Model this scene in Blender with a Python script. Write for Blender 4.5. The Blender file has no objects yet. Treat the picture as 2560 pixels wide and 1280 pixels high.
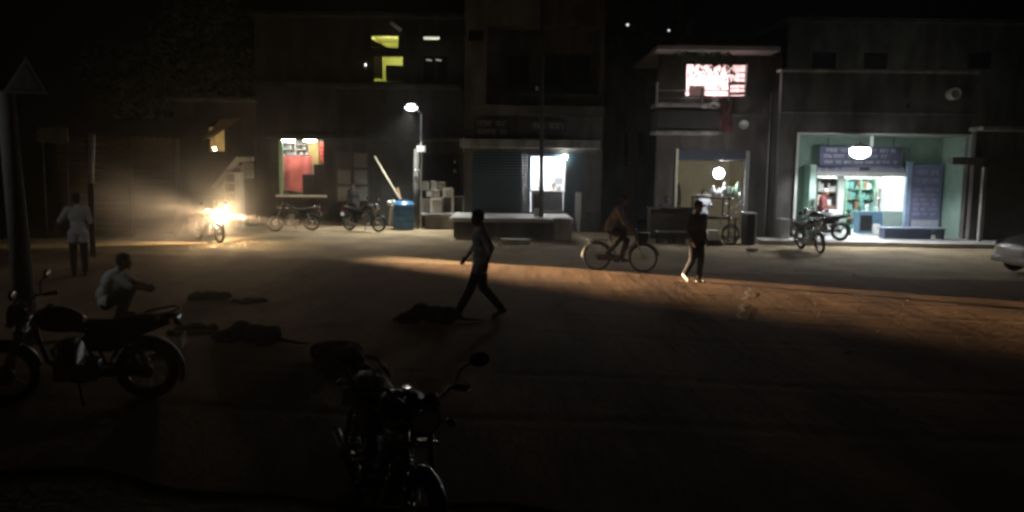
import bpy, bmesh, math, random
from mathutils import Vector, Matrix
RNG = random.Random(7)
S = bpy.context.scene
COL = S.collection
PI = math.pi
rad = math.radians

# ------------------------------------------------------------------ camera
FPX, CX, CY, H = 1970.0, 1280.0, 640.0, 2.35
PITCH, ROLL = rad(6.26), rad(0.7)
CAMR = Matrix.Rotation(PI/2 - PITCH, 3, 'X') @ Matrix.Rotation(ROLL, 3, 'Z')
cd = bpy.data.cameras.new('camera')
cd.sensor_width = 36.0
cd.lens = 36.0 * FPX / 2560.0
cd.clip_end = 2000
cd.clip_start = 0.05
cam = bpy.data.objects.new('camera', cd)
COL.objects.link(cam)
cam.matrix_world = Matrix.Translation((0, 0, H)) @ CAMR.to_4x4()
S.camera = cam

def ray(px, py):
    return CAMR @ Vector(((px-CX)/FPX, -(py-CY)/FPX, -1.0))
def W(px, py, Y):                       # survey helper: photo point -> world point on the plane y = Y
    d = ray(px, py); t = Y/d.y
    return Vector((d.x*t, Y, H + d.z*t))
def G(px, py, z=0.0):                   # photo point -> world point on the ground
    d = ray(px, py); t = (z-H)/d.z
    return Vector((d.x*t, d.y*t, z))
def R(x0, y0, x1, y1, Y):               # photo rectangle -> x0, x1, z0, z1 on the plane y = Y
    a, b, c, d = W(x0, y0, Y), W(x1, y0, Y), W(x0, y1, Y), W(x1, y1, Y)
    return ((a.x+c.x)/2, (b.x+d.x)/2, (c.z+d.z)/2, (a.z+b.z)/2)

# ------------------------------------------------------------------ materials
MATS = {}
def mat(name, col, rough=0.8, var=0.25, scale=3.0, bump=0.0, bscale=None, metal=0.0, col2=None, spec=0.3, stretch=None, coat=0.0):
    if name in MATS: return MATS[name]
    m = bpy.data.materials.new(name); m.use_nodes = True
    nt = m.node_tree; N = nt.nodes; L = nt.links
    b = N['Principled BSDF']
    b.inputs['Roughness'].default_value = rough
    b.inputs['Metallic'].default_value = metal
    b.inputs['Specular IOR Level'].default_value = spec
    b.inputs['Coat Weight'].default_value = coat
    tc = N.new('ShaderNodeTexCoord'); mp = N.new('ShaderNodeMapping')
    L.new(tc.outputs['Object'], mp.inputs['Vector'])
    if stretch: mp.inputs['Scale'].default_value = stretch
    n1 = N.new('ShaderNodeTexNoise'); n1.inputs['Scale'].default_value = scale
    n1.inputs['Detail'].default_value = 6; n1.inputs['Roughness'].default_value = 0.65
    L.new(mp.outputs[0], n1.inputs['Vector'])
    cr = N.new('ShaderNodeValToRGB')
    c2 = col2 or tuple(c*(1-var) for c in col)
    c1 = tuple(min(1, c*(1+var*0.6)) for c in col)
    cr.color_ramp.elements[0].position = 0.32; cr.color_ramp.elements[1].position = 0.68
    cr.color_ramp.elements[0].color = (*c2, 1); cr.color_ramp.elements[1].color = (*c1, 1)
    L.new(n1.outputs['Fac'], cr.inputs['Fac']); L.new(cr.outputs['Color'], b.inputs['Base Color'])
    if bump:
        n2 = N.new('ShaderNodeTexNoise'); n2.inputs['Scale'].default_value = bscale or scale*6
        n2.inputs['Detail'].default_value = 8
        L.new(mp.outputs[0], n2.inputs['Vector'])
        bp = N.new('ShaderNodeBump'); bp.inputs['Strength'].default_value = bump
        bp.inputs['Distance'].default_value = 0.03
        L.new(n2.outputs['Fac'], bp.inputs['Height']); L.new(bp.outputs[0], b.inputs['Normal'])
    MATS[name] = m
    return m
def wall_mat(name, col, var=0.3):       # plaster with damp streaks and patches
    if name in MATS: return MATS[name]
    m = mat(name, col, 0.92, var, 0.9, 0.35, 14, spec=0.15)
    nt = m.node_tree; N = nt.nodes; L = nt.links
    b = N['Principled BSDF']
    src = b.inputs['Base Color'].links[0].from_socket
    tc = N.new('ShaderNodeTexCoord'); mp = N.new('ShaderNodeMapping'); mp.inputs['Scale'].default_value = (1.1, 1.1, 0.35)
    L.new(tc.outputs['Object'], mp.inputs['Vector'])
    n = N.new('ShaderNodeTexNoise'); n.inputs['Scale'].default_value = 1.6; n.inputs['Detail'].default_value = 8
    L.new(mp.outputs[0], n.inputs['Vector'])
    cr = N.new('ShaderNodeValToRGB'); cr.color_ramp.elements[0].position = 0.42; cr.color_ramp.elements[1].position = 0.58
    cr.color_ramp.elements[0].color = (0.45, 0.43, 0.40, 1); cr.color_ramp.elements[1].color = (1, 1, 1, 1)
    L.new(n.outputs['Fac'], cr.inputs['Fac'])
    mx = N.new('ShaderNodeMixRGB'); mx.blend_type = 'MULTIPLY'; mx.inputs['Fac'].default_value = 0.8
    L.new(src, mx.inputs['Color1']); L.new(cr.outputs['Color'], mx.inputs['Color2'])
    L.new(mx.outputs['Color'], b.inputs['Base Color'])
    return m
def glow(name, col, strength):
    if name in MATS: return MATS[name]
    m = bpy.data.materials.new(name); m.use_nodes = True
    b = m.node_tree.nodes['Principled BSDF']
    b.inputs['Base Color'].default_value = (0.8, 0.8, 0.8, 1)
    b.inputs['Emission Color'].default_value = (*col, 1); b.inputs['Emission Strength'].default_value = strength
    MATS[name] = m
    return m
def glass(name, col=(0.9, 0.95, 0.95), rough=0.05):
    if name in MATS: return MATS[name]
    m = bpy.data.materials.new(name); m.use_nodes = True
    b = m.node_tree.nodes['Principled BSDF']
    b.inputs['Base Color'].default_value = (*col, 1); b.inputs['Roughness'].default_value = rough
    b.inputs['Transmission Weight'].default_value = 1.0; b.inputs['IOR'].default_value = 1.2
    MATS[name] = m
    return m

M = dict(
    steel=mat('steel', (0.45, 0.45, 0.45), 0.35, 0.2, 8, metal=1.0),
    chrome=mat('chrome', (0.8, 0.8, 0.8), 0.09, 0.05, 8, metal=1.0),
    galv=mat('galvanised', (0.42, 0.43, 0.42), 0.5, 0.25, 5, metal=0.3),
    rubber=mat('rubber', (0.018, 0.018, 0.018), 0.75, 0.3, 12),
    black_paint=mat('black_paint', (0.010, 0.010, 0.012), 0.25, 0.2, 5, spec=0.5, coat=0.5),
    dark_metal=mat('dark_metal', (0.03, 0.03, 0.032), 0.5, 0.3, 9, metal=0.5),
    seat_vinyl=mat('seat_vinyl', (0.012, 0.012, 0.012), 0.45, 0.3, 20, 0.1),
    red_lens=mat('red_lens', (0.35, 0.01, 0.01), 0.15, 0.1, 5, spec=0.6),
    amber_lens=mat('amber_lens', (0.5, 0.18, 0.01), 0.15, 0.1, 5, spec=0.6),
    lens_glass=mat('lens_glass', (0.75, 0.78, 0.8), 0.06, 0.05, 5, metal=0.75, spec=0.8),
    white_plastic=mat('white_plastic', (0.75, 0.75, 0.72), 0.5, 0.12, 6),
    white_paint=mat('white_paint', (0.72, 0.70, 0.66), 0.7, 0.2, 4, 0.1),
    skin=mat('skin', (0.17, 0.085, 0.05), 0.6, 0.15, 8),
    hair=mat('hair', (0.010, 0.009, 0.008), 0.55, 0.3, 30),
    grey_hair=mat('grey_hair', (0.40, 0.36, 0.30), 0.7, 0.3, 30),
    wood=mat('wood', (0.16, 0.095, 0.05), 0.8, 0.4, 4, 0.2, stretch=(1, 1, 8)),
    dark_wood=mat('dark_wood', (0.055, 0.036, 0.024), 0.8, 0.4, 4, 0.2),
    board=mat('board', (0.30, 0.22, 0.14), 0.85, 0.25, 6),
    carton=mat('carton', (0.36, 0.31, 0.24), 0.85, 0.2, 5, 0.05),
    concrete=wall_mat('concrete', (0.30, 0.29, 0.27)),
    pale_concrete=wall_mat('pale_concrete', (0.50, 0.49, 0.46)),
    eye=mat('eye', (0.02, 0.015, 0.012), 0.2, 0.1, 5, spec=0.6),
)

# ------------------------------------------------------------------ mesh builder
OFF = {}
class MB:
    def __init__(s): s.v = []; s.f = []
    def add(s, vs, fs):
        k = len(s.v); s.v += [Vector(p) for p in vs]; s.f += [tuple(i+k for i in f) for f in fs]; return s
    def box(s, x0, x1, y0, y1, z0, z1, mtx=None):
        if x0 > x1: x0, x1 = x1, x0
        if y0 > y1: y0, y1 = y1, y0
        if z0 > z1: z0, z1 = z1, z0
        vs = [Vector((x, y, z)) for x in (x0, x1) for y in (y0, y1) for z in (z0, z1)]
        if mtx: vs = [mtx @ p for p in vs]
        return s.add(vs, [(0,1,3,2), (4,6,7,5), (0,4,5,1), (2,3,7,6), (0,2,6,4), (1,5,7,3)])
    def quad(s, a, b, c, d): return s.add([a, b, c, d], [(0,1,2,3)])
    def cyl(s, p0, p1, r0, r1=None, n=12, caps=True):
        r1 = r0 if r1 is None else r1
        p0, p1 = Vector(p0), Vector(p1); ax = (p1-p0)
        if ax.length < 1e-6: return s
        q = ax.to_track_quat('Z', 'Y')
        ring = [q @ Vector((math.cos(2*PI*i/n), math.sin(2*PI*i/n), 0)) for i in range(n)]
        vs = [p0+u*r0 for u in ring] + [p1+u*r1 for u in ring]
        fs = [(i, (i+1) % n, n+(i+1) % n, n+i) for i in range(n)]
        if caps: fs += [tuple(range(n-1, -1, -1)), tuple(range(n, 2*n))]
        return s.add(vs, fs)
    def tube(s, pts, r, n=8):
        for a, b in zip(pts, pts[1:]): s.cyl(a, b, r, r, n)
        for p in pts[1:-1]: s.ball(p, (r, r, r), n, max(4, n//2))
        return s
    def ball(s, c, rr, n=14, m=9, mtx=None):
        c = Vector(c); rr = (rr,)*3 if not hasattr(rr, '__len__') else rr
        vs = []
        for j in range(1, m):
            t = PI*j/m
            for i in range(n):
                a = 2*PI*i/n
                vs.append(Vector((rr[0]*math.sin(t)*math.cos(a), rr[1]*math.sin(t)*math.sin(a), rr[2]*math.cos(t))))
        vs += [Vector((0, 0, rr[2])), Vector((0, 0, -rr[2]))]
        if mtx: vs = [mtx @ p for p in vs]
        vs = [p+c for p in vs]
        fs = []
        for j in range(m-2):
            for i in range(n):
                fs.append((j*n+i, (j+1)*n+i, (j+1)*n+(i+1) % n, j*n+(i+1) % n))
        T, B = (m-1)*n, (m-1)*n+1
        for i in range(n):
            fs.append((T, i, (i+1) % n)); fs.append((B, (m-2)*n+(i+1) % n, (m-2)*n+i))
        return s.add(vs, fs)
    def cap(s, a, b, ra, rb, n=12):         # capsule with tapered radius
        s.cyl(a, b, ra, rb, n, False); s.ball(a, ra, n, 8); s.ball(b, rb, n, 8); return s
    def torus(s, c, R_, r, n=32, m=8, axis='Y'):
        c = Vector(c); vs = []
        for i in range(n):
            a = 2*PI*i/n
            for j in range(m):
                b = 2*PI*j/m; q = R_+r*math.cos(b)
                p = (q*math.cos(a), r*math.sin(b), q*math.sin(a)) if axis == 'Y' else (q*math.cos(a), q*math.sin(a), r*math.sin(b))
                vs.append(c+Vector(p))
        fs = [(i*m+j, i*m+(j+1) % m, ((i+1) % n)*m+(j+1) % m, ((i+1) % n)*m+j) for i in range(n) for j in range(m)]
        return s.add(vs, fs)
    def lathe(s, c, prof, n=24):            # prof: (radius, z) list
        c = Vector(c); vs = []; k = len(prof)
        for i in range(n):
            a = 2*PI*i/n
            for r, z in prof: vs.append(c+Vector((r*math.cos(a), r*math.sin(a), z)))
        fs = [(i*k+j, ((i+1) % n)*k+j, ((i+1) % n)*k+j+1, i*k+j+1) for i in range(n) for j in range(k-1)]
        fs.append(tuple(i*k for i in range(n-1, -1, -1))); fs.append(tuple(i*k+k-1 for i in range(n)))
        return s.add(vs, fs)
    def prism(s, poly, y0, y1, mtx=None):   # poly in x, z extruded along y
        n = len(poly)
        vs = [Vector((x, y0, z)) for x, z in poly] + [Vector((x, y1, z)) for x, z in poly]
        if mtx: vs = [mtx @ p for p in vs]
        return s.add(vs, [tuple(range(n)), tuple(range(2*n-1, n-1, -1))] + [(i, n+i, n+(i+1) % n, (i+1) % n) for i in range(n)])
    def loft(s, rings, closed_ends=True):
        n = len(rings[0]); k0 = len(s.v)
        vs = [p for r in rings for p in r]; fs = []
        for j in range(len(rings)-1):
            for i in range(n):
                fs.append((j*n+i, j*n+(i+1) % n, (j+1)*n+(i+1) % n, (j+1)*n+i))
        if closed_ends:
            fs.append(tuple(range(n-1, -1, -1))); fs.append(tuple(range((len(rings)-1)*n, len(rings)*n)))
        return s.add(vs, fs)
    def mesh(s, name, off=Vector((0, 0, 0)), smooth=False, bevel=0.0, sub=0, remesh=0.0, smoothit=0, fixn=True):
        me = bpy.data.meshes.new(name)
        me.from_pydata([p-off for p in s.v], [], s.f); me.update()
        if fixn:
            bm = bmesh.new(); bm.from_mesh(me)
            bmesh.ops.recalc_face_normals(bm, faces=bm.faces); bm.to_mesh(me); bm.free()
        if bevel or sub or remesh:
            o = bpy.data.objects.new('tmp', me); COL.objects.link(o)
            if remesh:
                md = o.modifiers.new('r', 'REMESH'); md.mode = 'VOXEL'; md.voxel_size = remesh
                if smoothit:
                    sm = o.modifiers.new('s', 'SMOOTH'); sm.factor = 0.5; sm.iterations = smoothit
            if bevel:
                md = o.modifiers.new('b', 'BEVEL'); md.width = bevel; md.segments = 2; md.limit_method = 'ANGLE'
            if sub:
                md = o.modifiers.new('u', 'SUBSURF'); md.levels = sub; md.render_levels = sub
            dg = bpy.context.evaluated_depsgraph_get(); dg.update()
            m2 = bpy.data.meshes.new_from_object(o.evaluated_get(dg))
            bpy.data.objects.remove(o); bpy.data.meshes.remove(me); me = m2; me.name = name
        if smooth:
            for p in me.polygons: p.use_smooth = True
        return me
    def build(s, name, m, parent=None, **kw):
        off = OFF.get(parent.name, Vector((0, 0, 0))) if parent else Vector((0, 0, 0))
        return place(name, s.mesh(name, off, **kw), m, parent, off)

def place(name, me, m, parent=None, off=None):
    o = bpy.data.objects.new(name, me); COL.objects.link(o)
    if len(me.materials) == 0: me.materials.append(m)
    o.material_slots[0].link = 'OBJECT'; o.material_slots[0].material = m
    if parent: o.parent = parent
    OFF[o.name] = off if off is not None else Vector((0, 0, 0))
    return o
def tag(o, label=None, cat=None, group=None, kind=None):
    if label: o['label'] = label
    if cat: o['category'] = cat
    if group: o['group'] = group
    if kind: o['kind'] = kind
    return o
def thing(name, label, cat, loc=(0, 0, 0), rz=0.0, group=None, rx=0.0, world=True, ry=0.0):
    o = bpy.data.objects.new(name, None); COL.objects.link(o)
    o.empty_display_size = 0.2
    o.location = loc; o.rotation_euler = (rx, ry, rz)
    OFF[o.name] = Vector(loc) if world else Vector((0, 0, 0))
    return tag(o, label, cat, group)
def single(mb, name, m, label, cat, group=None, **kw):    # a thing that is one mesh, origin at its base
    xs = [p.x for p in mb.v]; ys = [p.y for p in mb.v]; zs = [p.z for p in mb.v]
    c = Vector(((min(xs)+max(xs))/2, (min(ys)+max(ys))/2, min(zs)))
    me = mb.mesh(name, c, **kw)
    o = place(name, me, m); o.location = c; OFF[o.name] = c
    return tag(o, label, cat, group)
def dup(root, loc, rz=None, label=None, group=None, rx=None):
    r = root.copy(); COL.objects.link(r); r.location = loc
    e = root.rotation_euler
    r.rotation_euler = (e.x if rx is None else rx, e.y, e.z if rz is None else rz)
    if label: r['label'] = label
    if group: r['group'] = group
    for ch in list(root.children):
        if ch.type == 'LIGHT': continue
        c = ch.copy(); COL.objects.link(c); c.parent = r
        for g in ch.children:
            d = g.copy(); COL.objects.link(d); d.parent = c
    return r
def lamp(name, kind, loc, power, col, parent=None, radius=0.05, **kw):
    ld = bpy.data.lights.new(name, kind); ld.energy = power; ld.color = col
    if kind in ('POINT', 'SPOT'): ld.shadow_soft_size = radius
    o = bpy.data.objects.new(name, ld); COL.objects.link(o)
    for k, v in kw.items():
        setattr(ld, k, v)
    o.location = Vector(loc)
    if parent:
        o.parent = parent; o.location = Vector(loc)-OFF.get(parent.name, Vector((0, 0, 0)))
    return o
def aim(o, d): o.rotation_euler = Vector(d).to_track_quat('-Z', 'Y').to_euler()

def wall_holes(mb, x0, x1, z0, z1, Y, th, holes):    # wall sheet with real openings and reveals; front at y = Y
    xs = sorted({x0, x1, *[min(max(h[i], x0), x1) for h in holes for i in (0, 1)]})
    zs = sorted({z0, z1, *[min(max(h[i], z0), z1) for h in holes for i in (2, 3)]})
    def inside(x, z): return any(h[0] < x < h[1] and h[2] < z < h[3] for h in holes)
    for a, b in zip(xs, xs[1:]):
        for c, d in zip(zs, zs[1:]):
            if b-a < 1e-6 or d-c < 1e-6 or inside((a+b)/2, (c+d)/2): continue
            mb.add([(a, Y, c), (b, Y, c), (b, Y, d), (a, Y, d)], [(0,1,2,3)])
            mb.add([(a, Y+th, c), (b, Y+th, c), (b, Y+th, d), (a, Y+th, d)], [(3,2,1,0)])
    for a, b, c, d in holes:
        mb.add([(a, Y, c), (a, Y+th, c), (a, Y+th, d), (a, Y, d)], [(0,1,2,3)])
        mb.add([(b, Y, c), (b, Y, d), (b, Y+th, d), (b, Y+th, c)], [(0,1,2,3)])
        if c > z0: mb.add([(a, Y, c), (b, Y, c), (b, Y+th, c), (a, Y+th, c)], [(0,1,2,3)])
        if d < z1: mb.add([(a, Y, d), (a, Y+th, d), (b, Y+th, d), (b, Y, d)], [(0,1,2,3)])
    mb.add([(x0, Y, z0), (x0, Y, z1), (x0, Y+th, z1), (x0, Y+th, z0)], [(0,1,2,3)])
    mb.add([(x1, Y, z0), (x1, Y+th, z0), (x1, Y+th, z1), (x1, Y, z1)], [(0,1,2,3)])
    mb.add([(x0, Y, z1), (x1, Y, z1), (x1, Y+th, z1), (x0, Y+th, z1)], [(0,1,2,3)])
    return mb
def room(mb, x0, x1, z0, z1, y0, y1, front=False):   # inside faces of a room open at the front
    mb.quad((x0, y1, z0), (x1, y1, z0), (x1, y1, z1), (x0, y1, z1))
    mb.quad((x0, y0, z0), (x0, y1, z0), (x0, y1, z1), (x0, y0, z1))
    mb.quad((x1, y0, z0), (x1, y0, z1), (x1, y1, z1), (x1, y1, z0))
    mb.quad((x0, y0, z0), (x1, y0, z0), (x1, y1, z0), (x0, y1, z0))
    mb.quad((x0, y0, z1), (x0, y1, z1), (x1, y1, z1), (x1, y0, z1))
    return mb
def lettering(mb, x0, x1, z0, z1, Y, rows, rng, th=0.006, hs=None):   # rows of worn, unreadable painted characters with a head line
    hh = (z1-z0)/rows
    for r in range(rows):
        zt = z1-r*hh-hh*0.18; zb = z1-(r+1)*hh+hh*0.16; h = zt-zb
        x = x0+rng.uniform(0, 0.06)*(x1-x0)
        end = x1-rng.uniform(0, 0.12)*(x1-x0)
        while x < end:
            wl = min(end-x, h*rng.uniform(1.6, 3.6)); t = h*0.14
            mb.box(x, x+wl, Y-th, Y, zt-t, zt)
            cx = x+h*0.1
            while cx < x+wl-h*0.4:
                k = rng.random(); cw = h*rng.uniform(0.45, 0.75)
                mb.box(cx+cw-t, cx+cw, Y-th, Y, zb, zt-t)
                if k < 0.7: mb.box(cx, cx+cw-t, Y-th, Y, zb+h*rng.uniform(0.2, 0.5), zb+h*rng.uniform(0.2, 0.5)+t)
                if k > 0.3: mb.box(cx, cx+t, Y-th, Y, zb+h*0.25, zt-t-h*0.08)
                cx += cw+h*0.16
            x += wl+h*rng.uniform(0.35, 0.8)
    return mb
HAZE = 0.0016; DUST = 0.6
STREET_W = 2000; KIOSK = 240; YBULB = 420; WBULB = 350; SHOPT = 320; PINKT = 520; CARTW = 85; PORCH = 40; PORCHW = 1050; PHT = 650
HEADL = 1700; BEAM = 125000; HUT_FILL = 0.025; LEFTW = 120; LEFTG = 10; REARW = 14
# ------------------------------------------------------------------ motorbike (front = +x, ground at z = 0)
def arc(cx, cz, r, a0, a1, n, y=0.0):
    return [Vector((cx+r*math.cos(rad(a0+(a1-a0)*i/n)), y, cz+r*math.sin(rad(a0+(a1-a0)*i/n)))) for i in range(n+1)]
def fender(mb, cx, cz, r, a0, a1, w, n=14):
    vs = []
    for i in range(n+1):
        a = rad(a0+(a1-a0)*i/n)
        for y, rr in ((-w, r-0.02), (-w*0.6, r+0.004), (0, r+0.014), (w*0.6, r+0.004), (w, r-0.02)):
            vs.append((cx+rr*math.cos(a), y, cz+rr*math.sin(a)))
    fs = [(i*5+j, i*5+j+1, (i+1)*5+j+1, (i+1)*5+j) for i in range(n) for j in range(4)]
    mb.add(vs, fs)
BIKE_PAINT = {}
def make_motorbike(label, loc, rz, rx=0.0, group='motorbikes parked on the street', paint=None, rack=False):
    paint = paint or M['black_paint']
    t = thing('motorbike', label, 'motorbike', loc, rz, group, rx, world=False)
    for nm, cx, tr, ww in (('front_wheel', 0.66, 0.038, 0.03), ('rear_wheel', -0.64, 0.048, 0.04)):
        r = 0.305
        w = MB(); w.torus((cx, 0, r), r-tr, tr, 36, 10); wo = w.build('tyre', M['rubber'], None, smooth=True)
        wo.name = nm; wo.data.name = nm; wo.parent = t
        rm = MB(); rm.torus((cx, 0, r), r-tr*2-0.004, 0.014, 36, 6)
        rm.cyl((cx, -0.05, r), (cx, 0.05, r), 0.035, n=14)
        for k in range(12):
            a = 2*PI*k/12
            rm.cyl((cx, 0.025*(-1)**k, r), (cx+(r-tr*2-0.01)*math.cos(a+.1), 0, r+(r-tr*2-0.01)*math.sin(a+.1)), 0.0035, n=5)
        rm.build('rim', M['steel'], wo, smooth=True)
        br = MB(); br.cyl((cx, 0.055, r), (cx, 0.062, r), 0.10 if nm[0] == 'f' else 0.07, n=24)
        br.build('brake_disc', M['steel'], wo)
    f = MB()
    f.tube([(0.38, 0, 0.86), (0.2, 0, 0.78), (-0.1, 0, 0.72), (-0.55, 0, 0.74), (-0.86, 0, 0.8)], 0.022)
    f.tube([(0.38, 0, 0.83), (0.28, 0, 0.42), (0.05, 0, 0.26)], 0.022)
    for s in (-1, 1):
        f.tube([(-0.1, s*0.1, 0.7), (-0.22, s*0.1, 0.34), (-0.64, s*0.09, 0.305)], 0.018)
        f.tube([(-0.22, s*0.1, 0.34), (0.05, s*0.1, 0.24)], 0.016)
    f.build('frame', M['dark_metal'], t, smooth=True)
    for s in (-1, 1):
        sh = MB(); sh.cyl((-0.6, s*0.11, 0.36), (-0.44, s*0.11, 0.72), 0.022, n=10)
        for k in range(8):
            c = Vector((-0.6, s*0.11, 0.36)).lerp(Vector((-0.44, s*0.11, 0.72)), 0.12+k*0.1)
            sh.torus(c, 0.03, 0.007, 12, 5, 'Z')
        sh.build('shock_absorber', M['steel'], t, smooth=True)
    e = MB()
    e.box(-0.2, 0.2, -0.11, 0.11, 0.24, 0.42); e.cyl((-0.08, -0.15, 0.33), (-0.08, 0.15, 0.33), 0.095, n=20)
    e.cyl((0.1, -0.13, 0.32), (0.1, 0.13, 0.32), 0.075, n=20)
    for k in range(8): e.box(-0.02-0.005*k, 0.18-0.005*k, -0.1, 0.1, 0.425+k*0.026, 0.437+k*0.026)
    e.box(0.0, 0.12, -0.07, 0.07, 0.42, 0.64)
    e.build('engine', M['steel'], t, bevel=0.008)
    rings = []
    for x, w, z0, z1 in ((0.36, 0.05, 0.80, 0.90), (0.32, 0.10, 0.77, 0.95), (0.22, 0.145, 0.74, 0.985), (0.10, 0.15, 0.73, 0.975), (-0.02, 0.12, 0.73, 0.925), (-0.12, 0.085, 0.74, 0.85)):
        zc, hz = (z0+z1)/2, (z1-z0)/2
        rings.append([Vector((x, w*math.copysign(abs(math.cos(a))**0.7, math.cos(a)), zc+hz*math.copysign(abs(math.sin(a))**0.75, math.sin(a)))) for a in [2*PI*i/20 for i in range(20)]])
    tk = MB(); tk.loft(rings); to = tk.build('fuel_tank', paint, t, smooth=True, sub=1)
    cp = MB(); cp.cyl((0.2, 0, 0.975), (0.2, 0, 1.0), 0.032, n=16); cp.build('filler_cap', M['chrome'], to, smooth=False)
    st = MB()
    prof = [(-0.08, 0.85, 0.09), (-0.2, 0.825, 0.115), (-0.34, 0.825, 0.13), (-0.46, 0.855, 0.13), (-0.62, 0.875, 0.12), (-0.8, 0.885, 0.09)]
    rings = []
    for x, zt, w in prof:
        rings.append([Vector((x, -w, zt-0.085)), Vector((x, -w, zt-0.03)), Vector((x, -w*0.7, zt)), Vector((x, 0, zt+0.006)), Vector((x, w*0.7, zt)), Vector((x, w, zt-0.03)), Vector((x, w, zt-0.085))])
    st.loft(rings); st.build('seat', M['seat_vinyl'], t, smooth=True, sub=1)
    for s in (-1, 1):
        sp = MB(); sp.prism([(-0.12, 0.74), (-0.16, 0.56), (-0.34, 0.54), (-0.62, 0.7), (-0.92, 0.82), (-0.9, 0.86), (-0.5, 0.79)], s*0.105, s*0.135)
        sp.build('side_panel', paint, t, bevel=0.012)
    fk = MB()
    for s in (-1, 1):
        fk.cyl((0.66, s*0.075, 0.305), (0.44, s*0.075, 0.86), 0.021, n=12); fk.cyl((0.66, s*0.075, 0.3), (0.56, s*0.075, 0.55), 0.03, n=12)
    fk.box(0.4, 0.48, -0.11, 0.11, 0.84, 0.875); fk.box(0.44, 0.52, -0.11, 0.11, 0.72, 0.75)
    fk.build('fork', M['chrome'], t, smooth=True)
    ff = MB(); fender(ff, 0.66, 0.305, 0.335, 35, 165, 0.055); ff.build('front_mudguard', paint, t, smooth=True)
    rf = MB(); fender(rf, -0.64, 0.305, 0.35, 20, 200, 0.075); rf.build('rear_mudguard', M['dark_metal'], t, smooth=True)
    hb = MB(); hb.tube([(0.28, -0.36, 1.02), (0.4, -0.2, 1.04), (0.44, -0.08, 0.95), (0.44, 0.08, 0.95), (0.4, 0.2, 1.04), (0.28, 0.36, 1.02)], 0.012)
    ho = hb.build('handlebar', M['chrome'], t, smooth=True)
    for s in (-1, 1):
        gp = MB(); gp.cyl((0.28, s*0.36, 1.02), (0.35, s*0.265, 1.032), 0.02, n=10); gp.cyl((0.275, s*0.365, 1.02), (0.283, s*0.355, 1.02), 0.024, n=10)
        gp.build('grip', M['rubber'], ho, smooth=True)
        lv = MB(); lv.tube([(0.4, s*0.22, 1.04), (0.42, s*0.27, 1.03), (0.35, s*0.37, 1.01)], 0.006); lv.build('lever', M['chrome'], ho, smooth=True)
        mr = MB(); mr.tube([(0.37, s*0.24, 1.04), (0.38, s*0.27, 1.15), (0.36, s*0.36, 1.2)], 0.006)
        mr.ball((0.36, s*0.4, 1.21), (0.018, 0.07, 0.048), 16, 10)
        mo = mr.build('mirror', M['black_paint'], t, smooth=True)
        mg = MB(); mg.ball((0.343, s*0.4, 1.21), (0.004, 0.062, 0.042), 16, 10); mg.build('mirror_glass', M['chrome'], mo, smooth=True)
        it = MB(); it.ball((0.5, s*0.19, 0.86), (0.04, 0.03, 0.025), 12, 8); it.cyl((0.48, s*0.1, 0.86), (0.48, s*0.18, 0.86), 0.009, n=8)
        it.build('indicator', M['amber_lens'], t, smooth=True)
        it = MB(); it.ball((-0.92, s*0.15, 0.74), (0.04, 0.03, 0.025), 12, 8); it.cyl((-0.9, s*0.06, 0.74), (-0.9, s*0.14, 0.74), 0.009, n=8)
        it.build('indicator', M['amber_lens'], t, smooth=True)
    hl = MB(); hl.lathe((0, 0, 0), [(0.03, -0.11), (0.075, -0.07), (0.095, 0), (0.1, 0.012), (0.088, 0.016)], 24)
    q = Matrix.Translation((0.55, 0, 0.9)) @ Matrix.Rotation(rad(88), 4, 'Y')
    hl.v = [q @ p for p in hl.v]; hlo = hl.build('headlight', M['black_paint'], t, smooth=True)
    ln = MB(); ln.ball((0.563, 0, 0.9), (0.02, 0.086, 0.086), 20, 12); ln.build('headlight_lens', M['lens_glass'], hlo, smooth=True)
    cl = MB()
    for s in (-1, 1): cl.cyl((0.47, s*0.055, 1.0), (0.51, s*0.055, 0.975), 0.05, n=18)
    clo = cl.build('speedometer', M['black_paint'], t)
    rg = MB()
    for s in (-1, 1): rg.torus((0.469, s*0.055, 1.003), 0.047, 0.004, 20, 6, 'Z')
    rg.build('chrome_ring', M['chrome'], clo, smooth=True)
    ex = MB(); ex.tube([(0.14, -0.06, 0.6), (0.27, -0.1, 0.5), (0.24, -0.14, 0.28), (-0.2, -0.16, 0.24)], 0.02); ex.cyl((-0.2, -0.16, 0.24), (-0.8, -0.17, 0.4), 0.035, 0.045, n=16)
    ex.build('exhaust', M['chrome'], t, smooth=True)
    tl = MB(); tl.box(-0.98, -0.93, -0.07, 0.07, 0.8, 0.87); tl.build('tail_light', M['red_lens'], t, bevel=0.012)
    gr = MB(); gr.tube([(-0.62, 0.13, 0.87), (-0.9, 0.12, 0.93), (-0.98, 0, 0.94), (-0.9, -0.12, 0.93), (-0.62, -0.13, 0.87)], 0.012); gr.build('grab_rail', M['chrome'], t, smooth=True)
    pl = MB(); pl.box(-1.0, -0.992, -0.1, 0.1, 0.55, 0.68); pl.build('number_plate', M['white_plastic'], t)
    kf = MB(); kf.tube([(-0.02, 0.1, 0.25), (-0.1, 0.24, 0.012)], 0.012); kf.build('side_stand', M['dark_metal'], t, smooth=True)
    fr = MB(); fr.cyl((-0.05, -0.26, 0.3), (-0.05, 0.26, 0.3), 0.014, n=8); fr.cyl((-0.42, -0.24, 0.36), (-0.42, 0.24, 0.36), 0.013, n=8); fr.build('footpeg', M['rubber'], t, smooth=True)
    ch = MB(); ch.box(-0.64, -0.1, 0.085, 0.115, 0.28, 0.37); ch.build('chain_case', M['dark_metal'], t, bevel=0.02)
    return t

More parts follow.
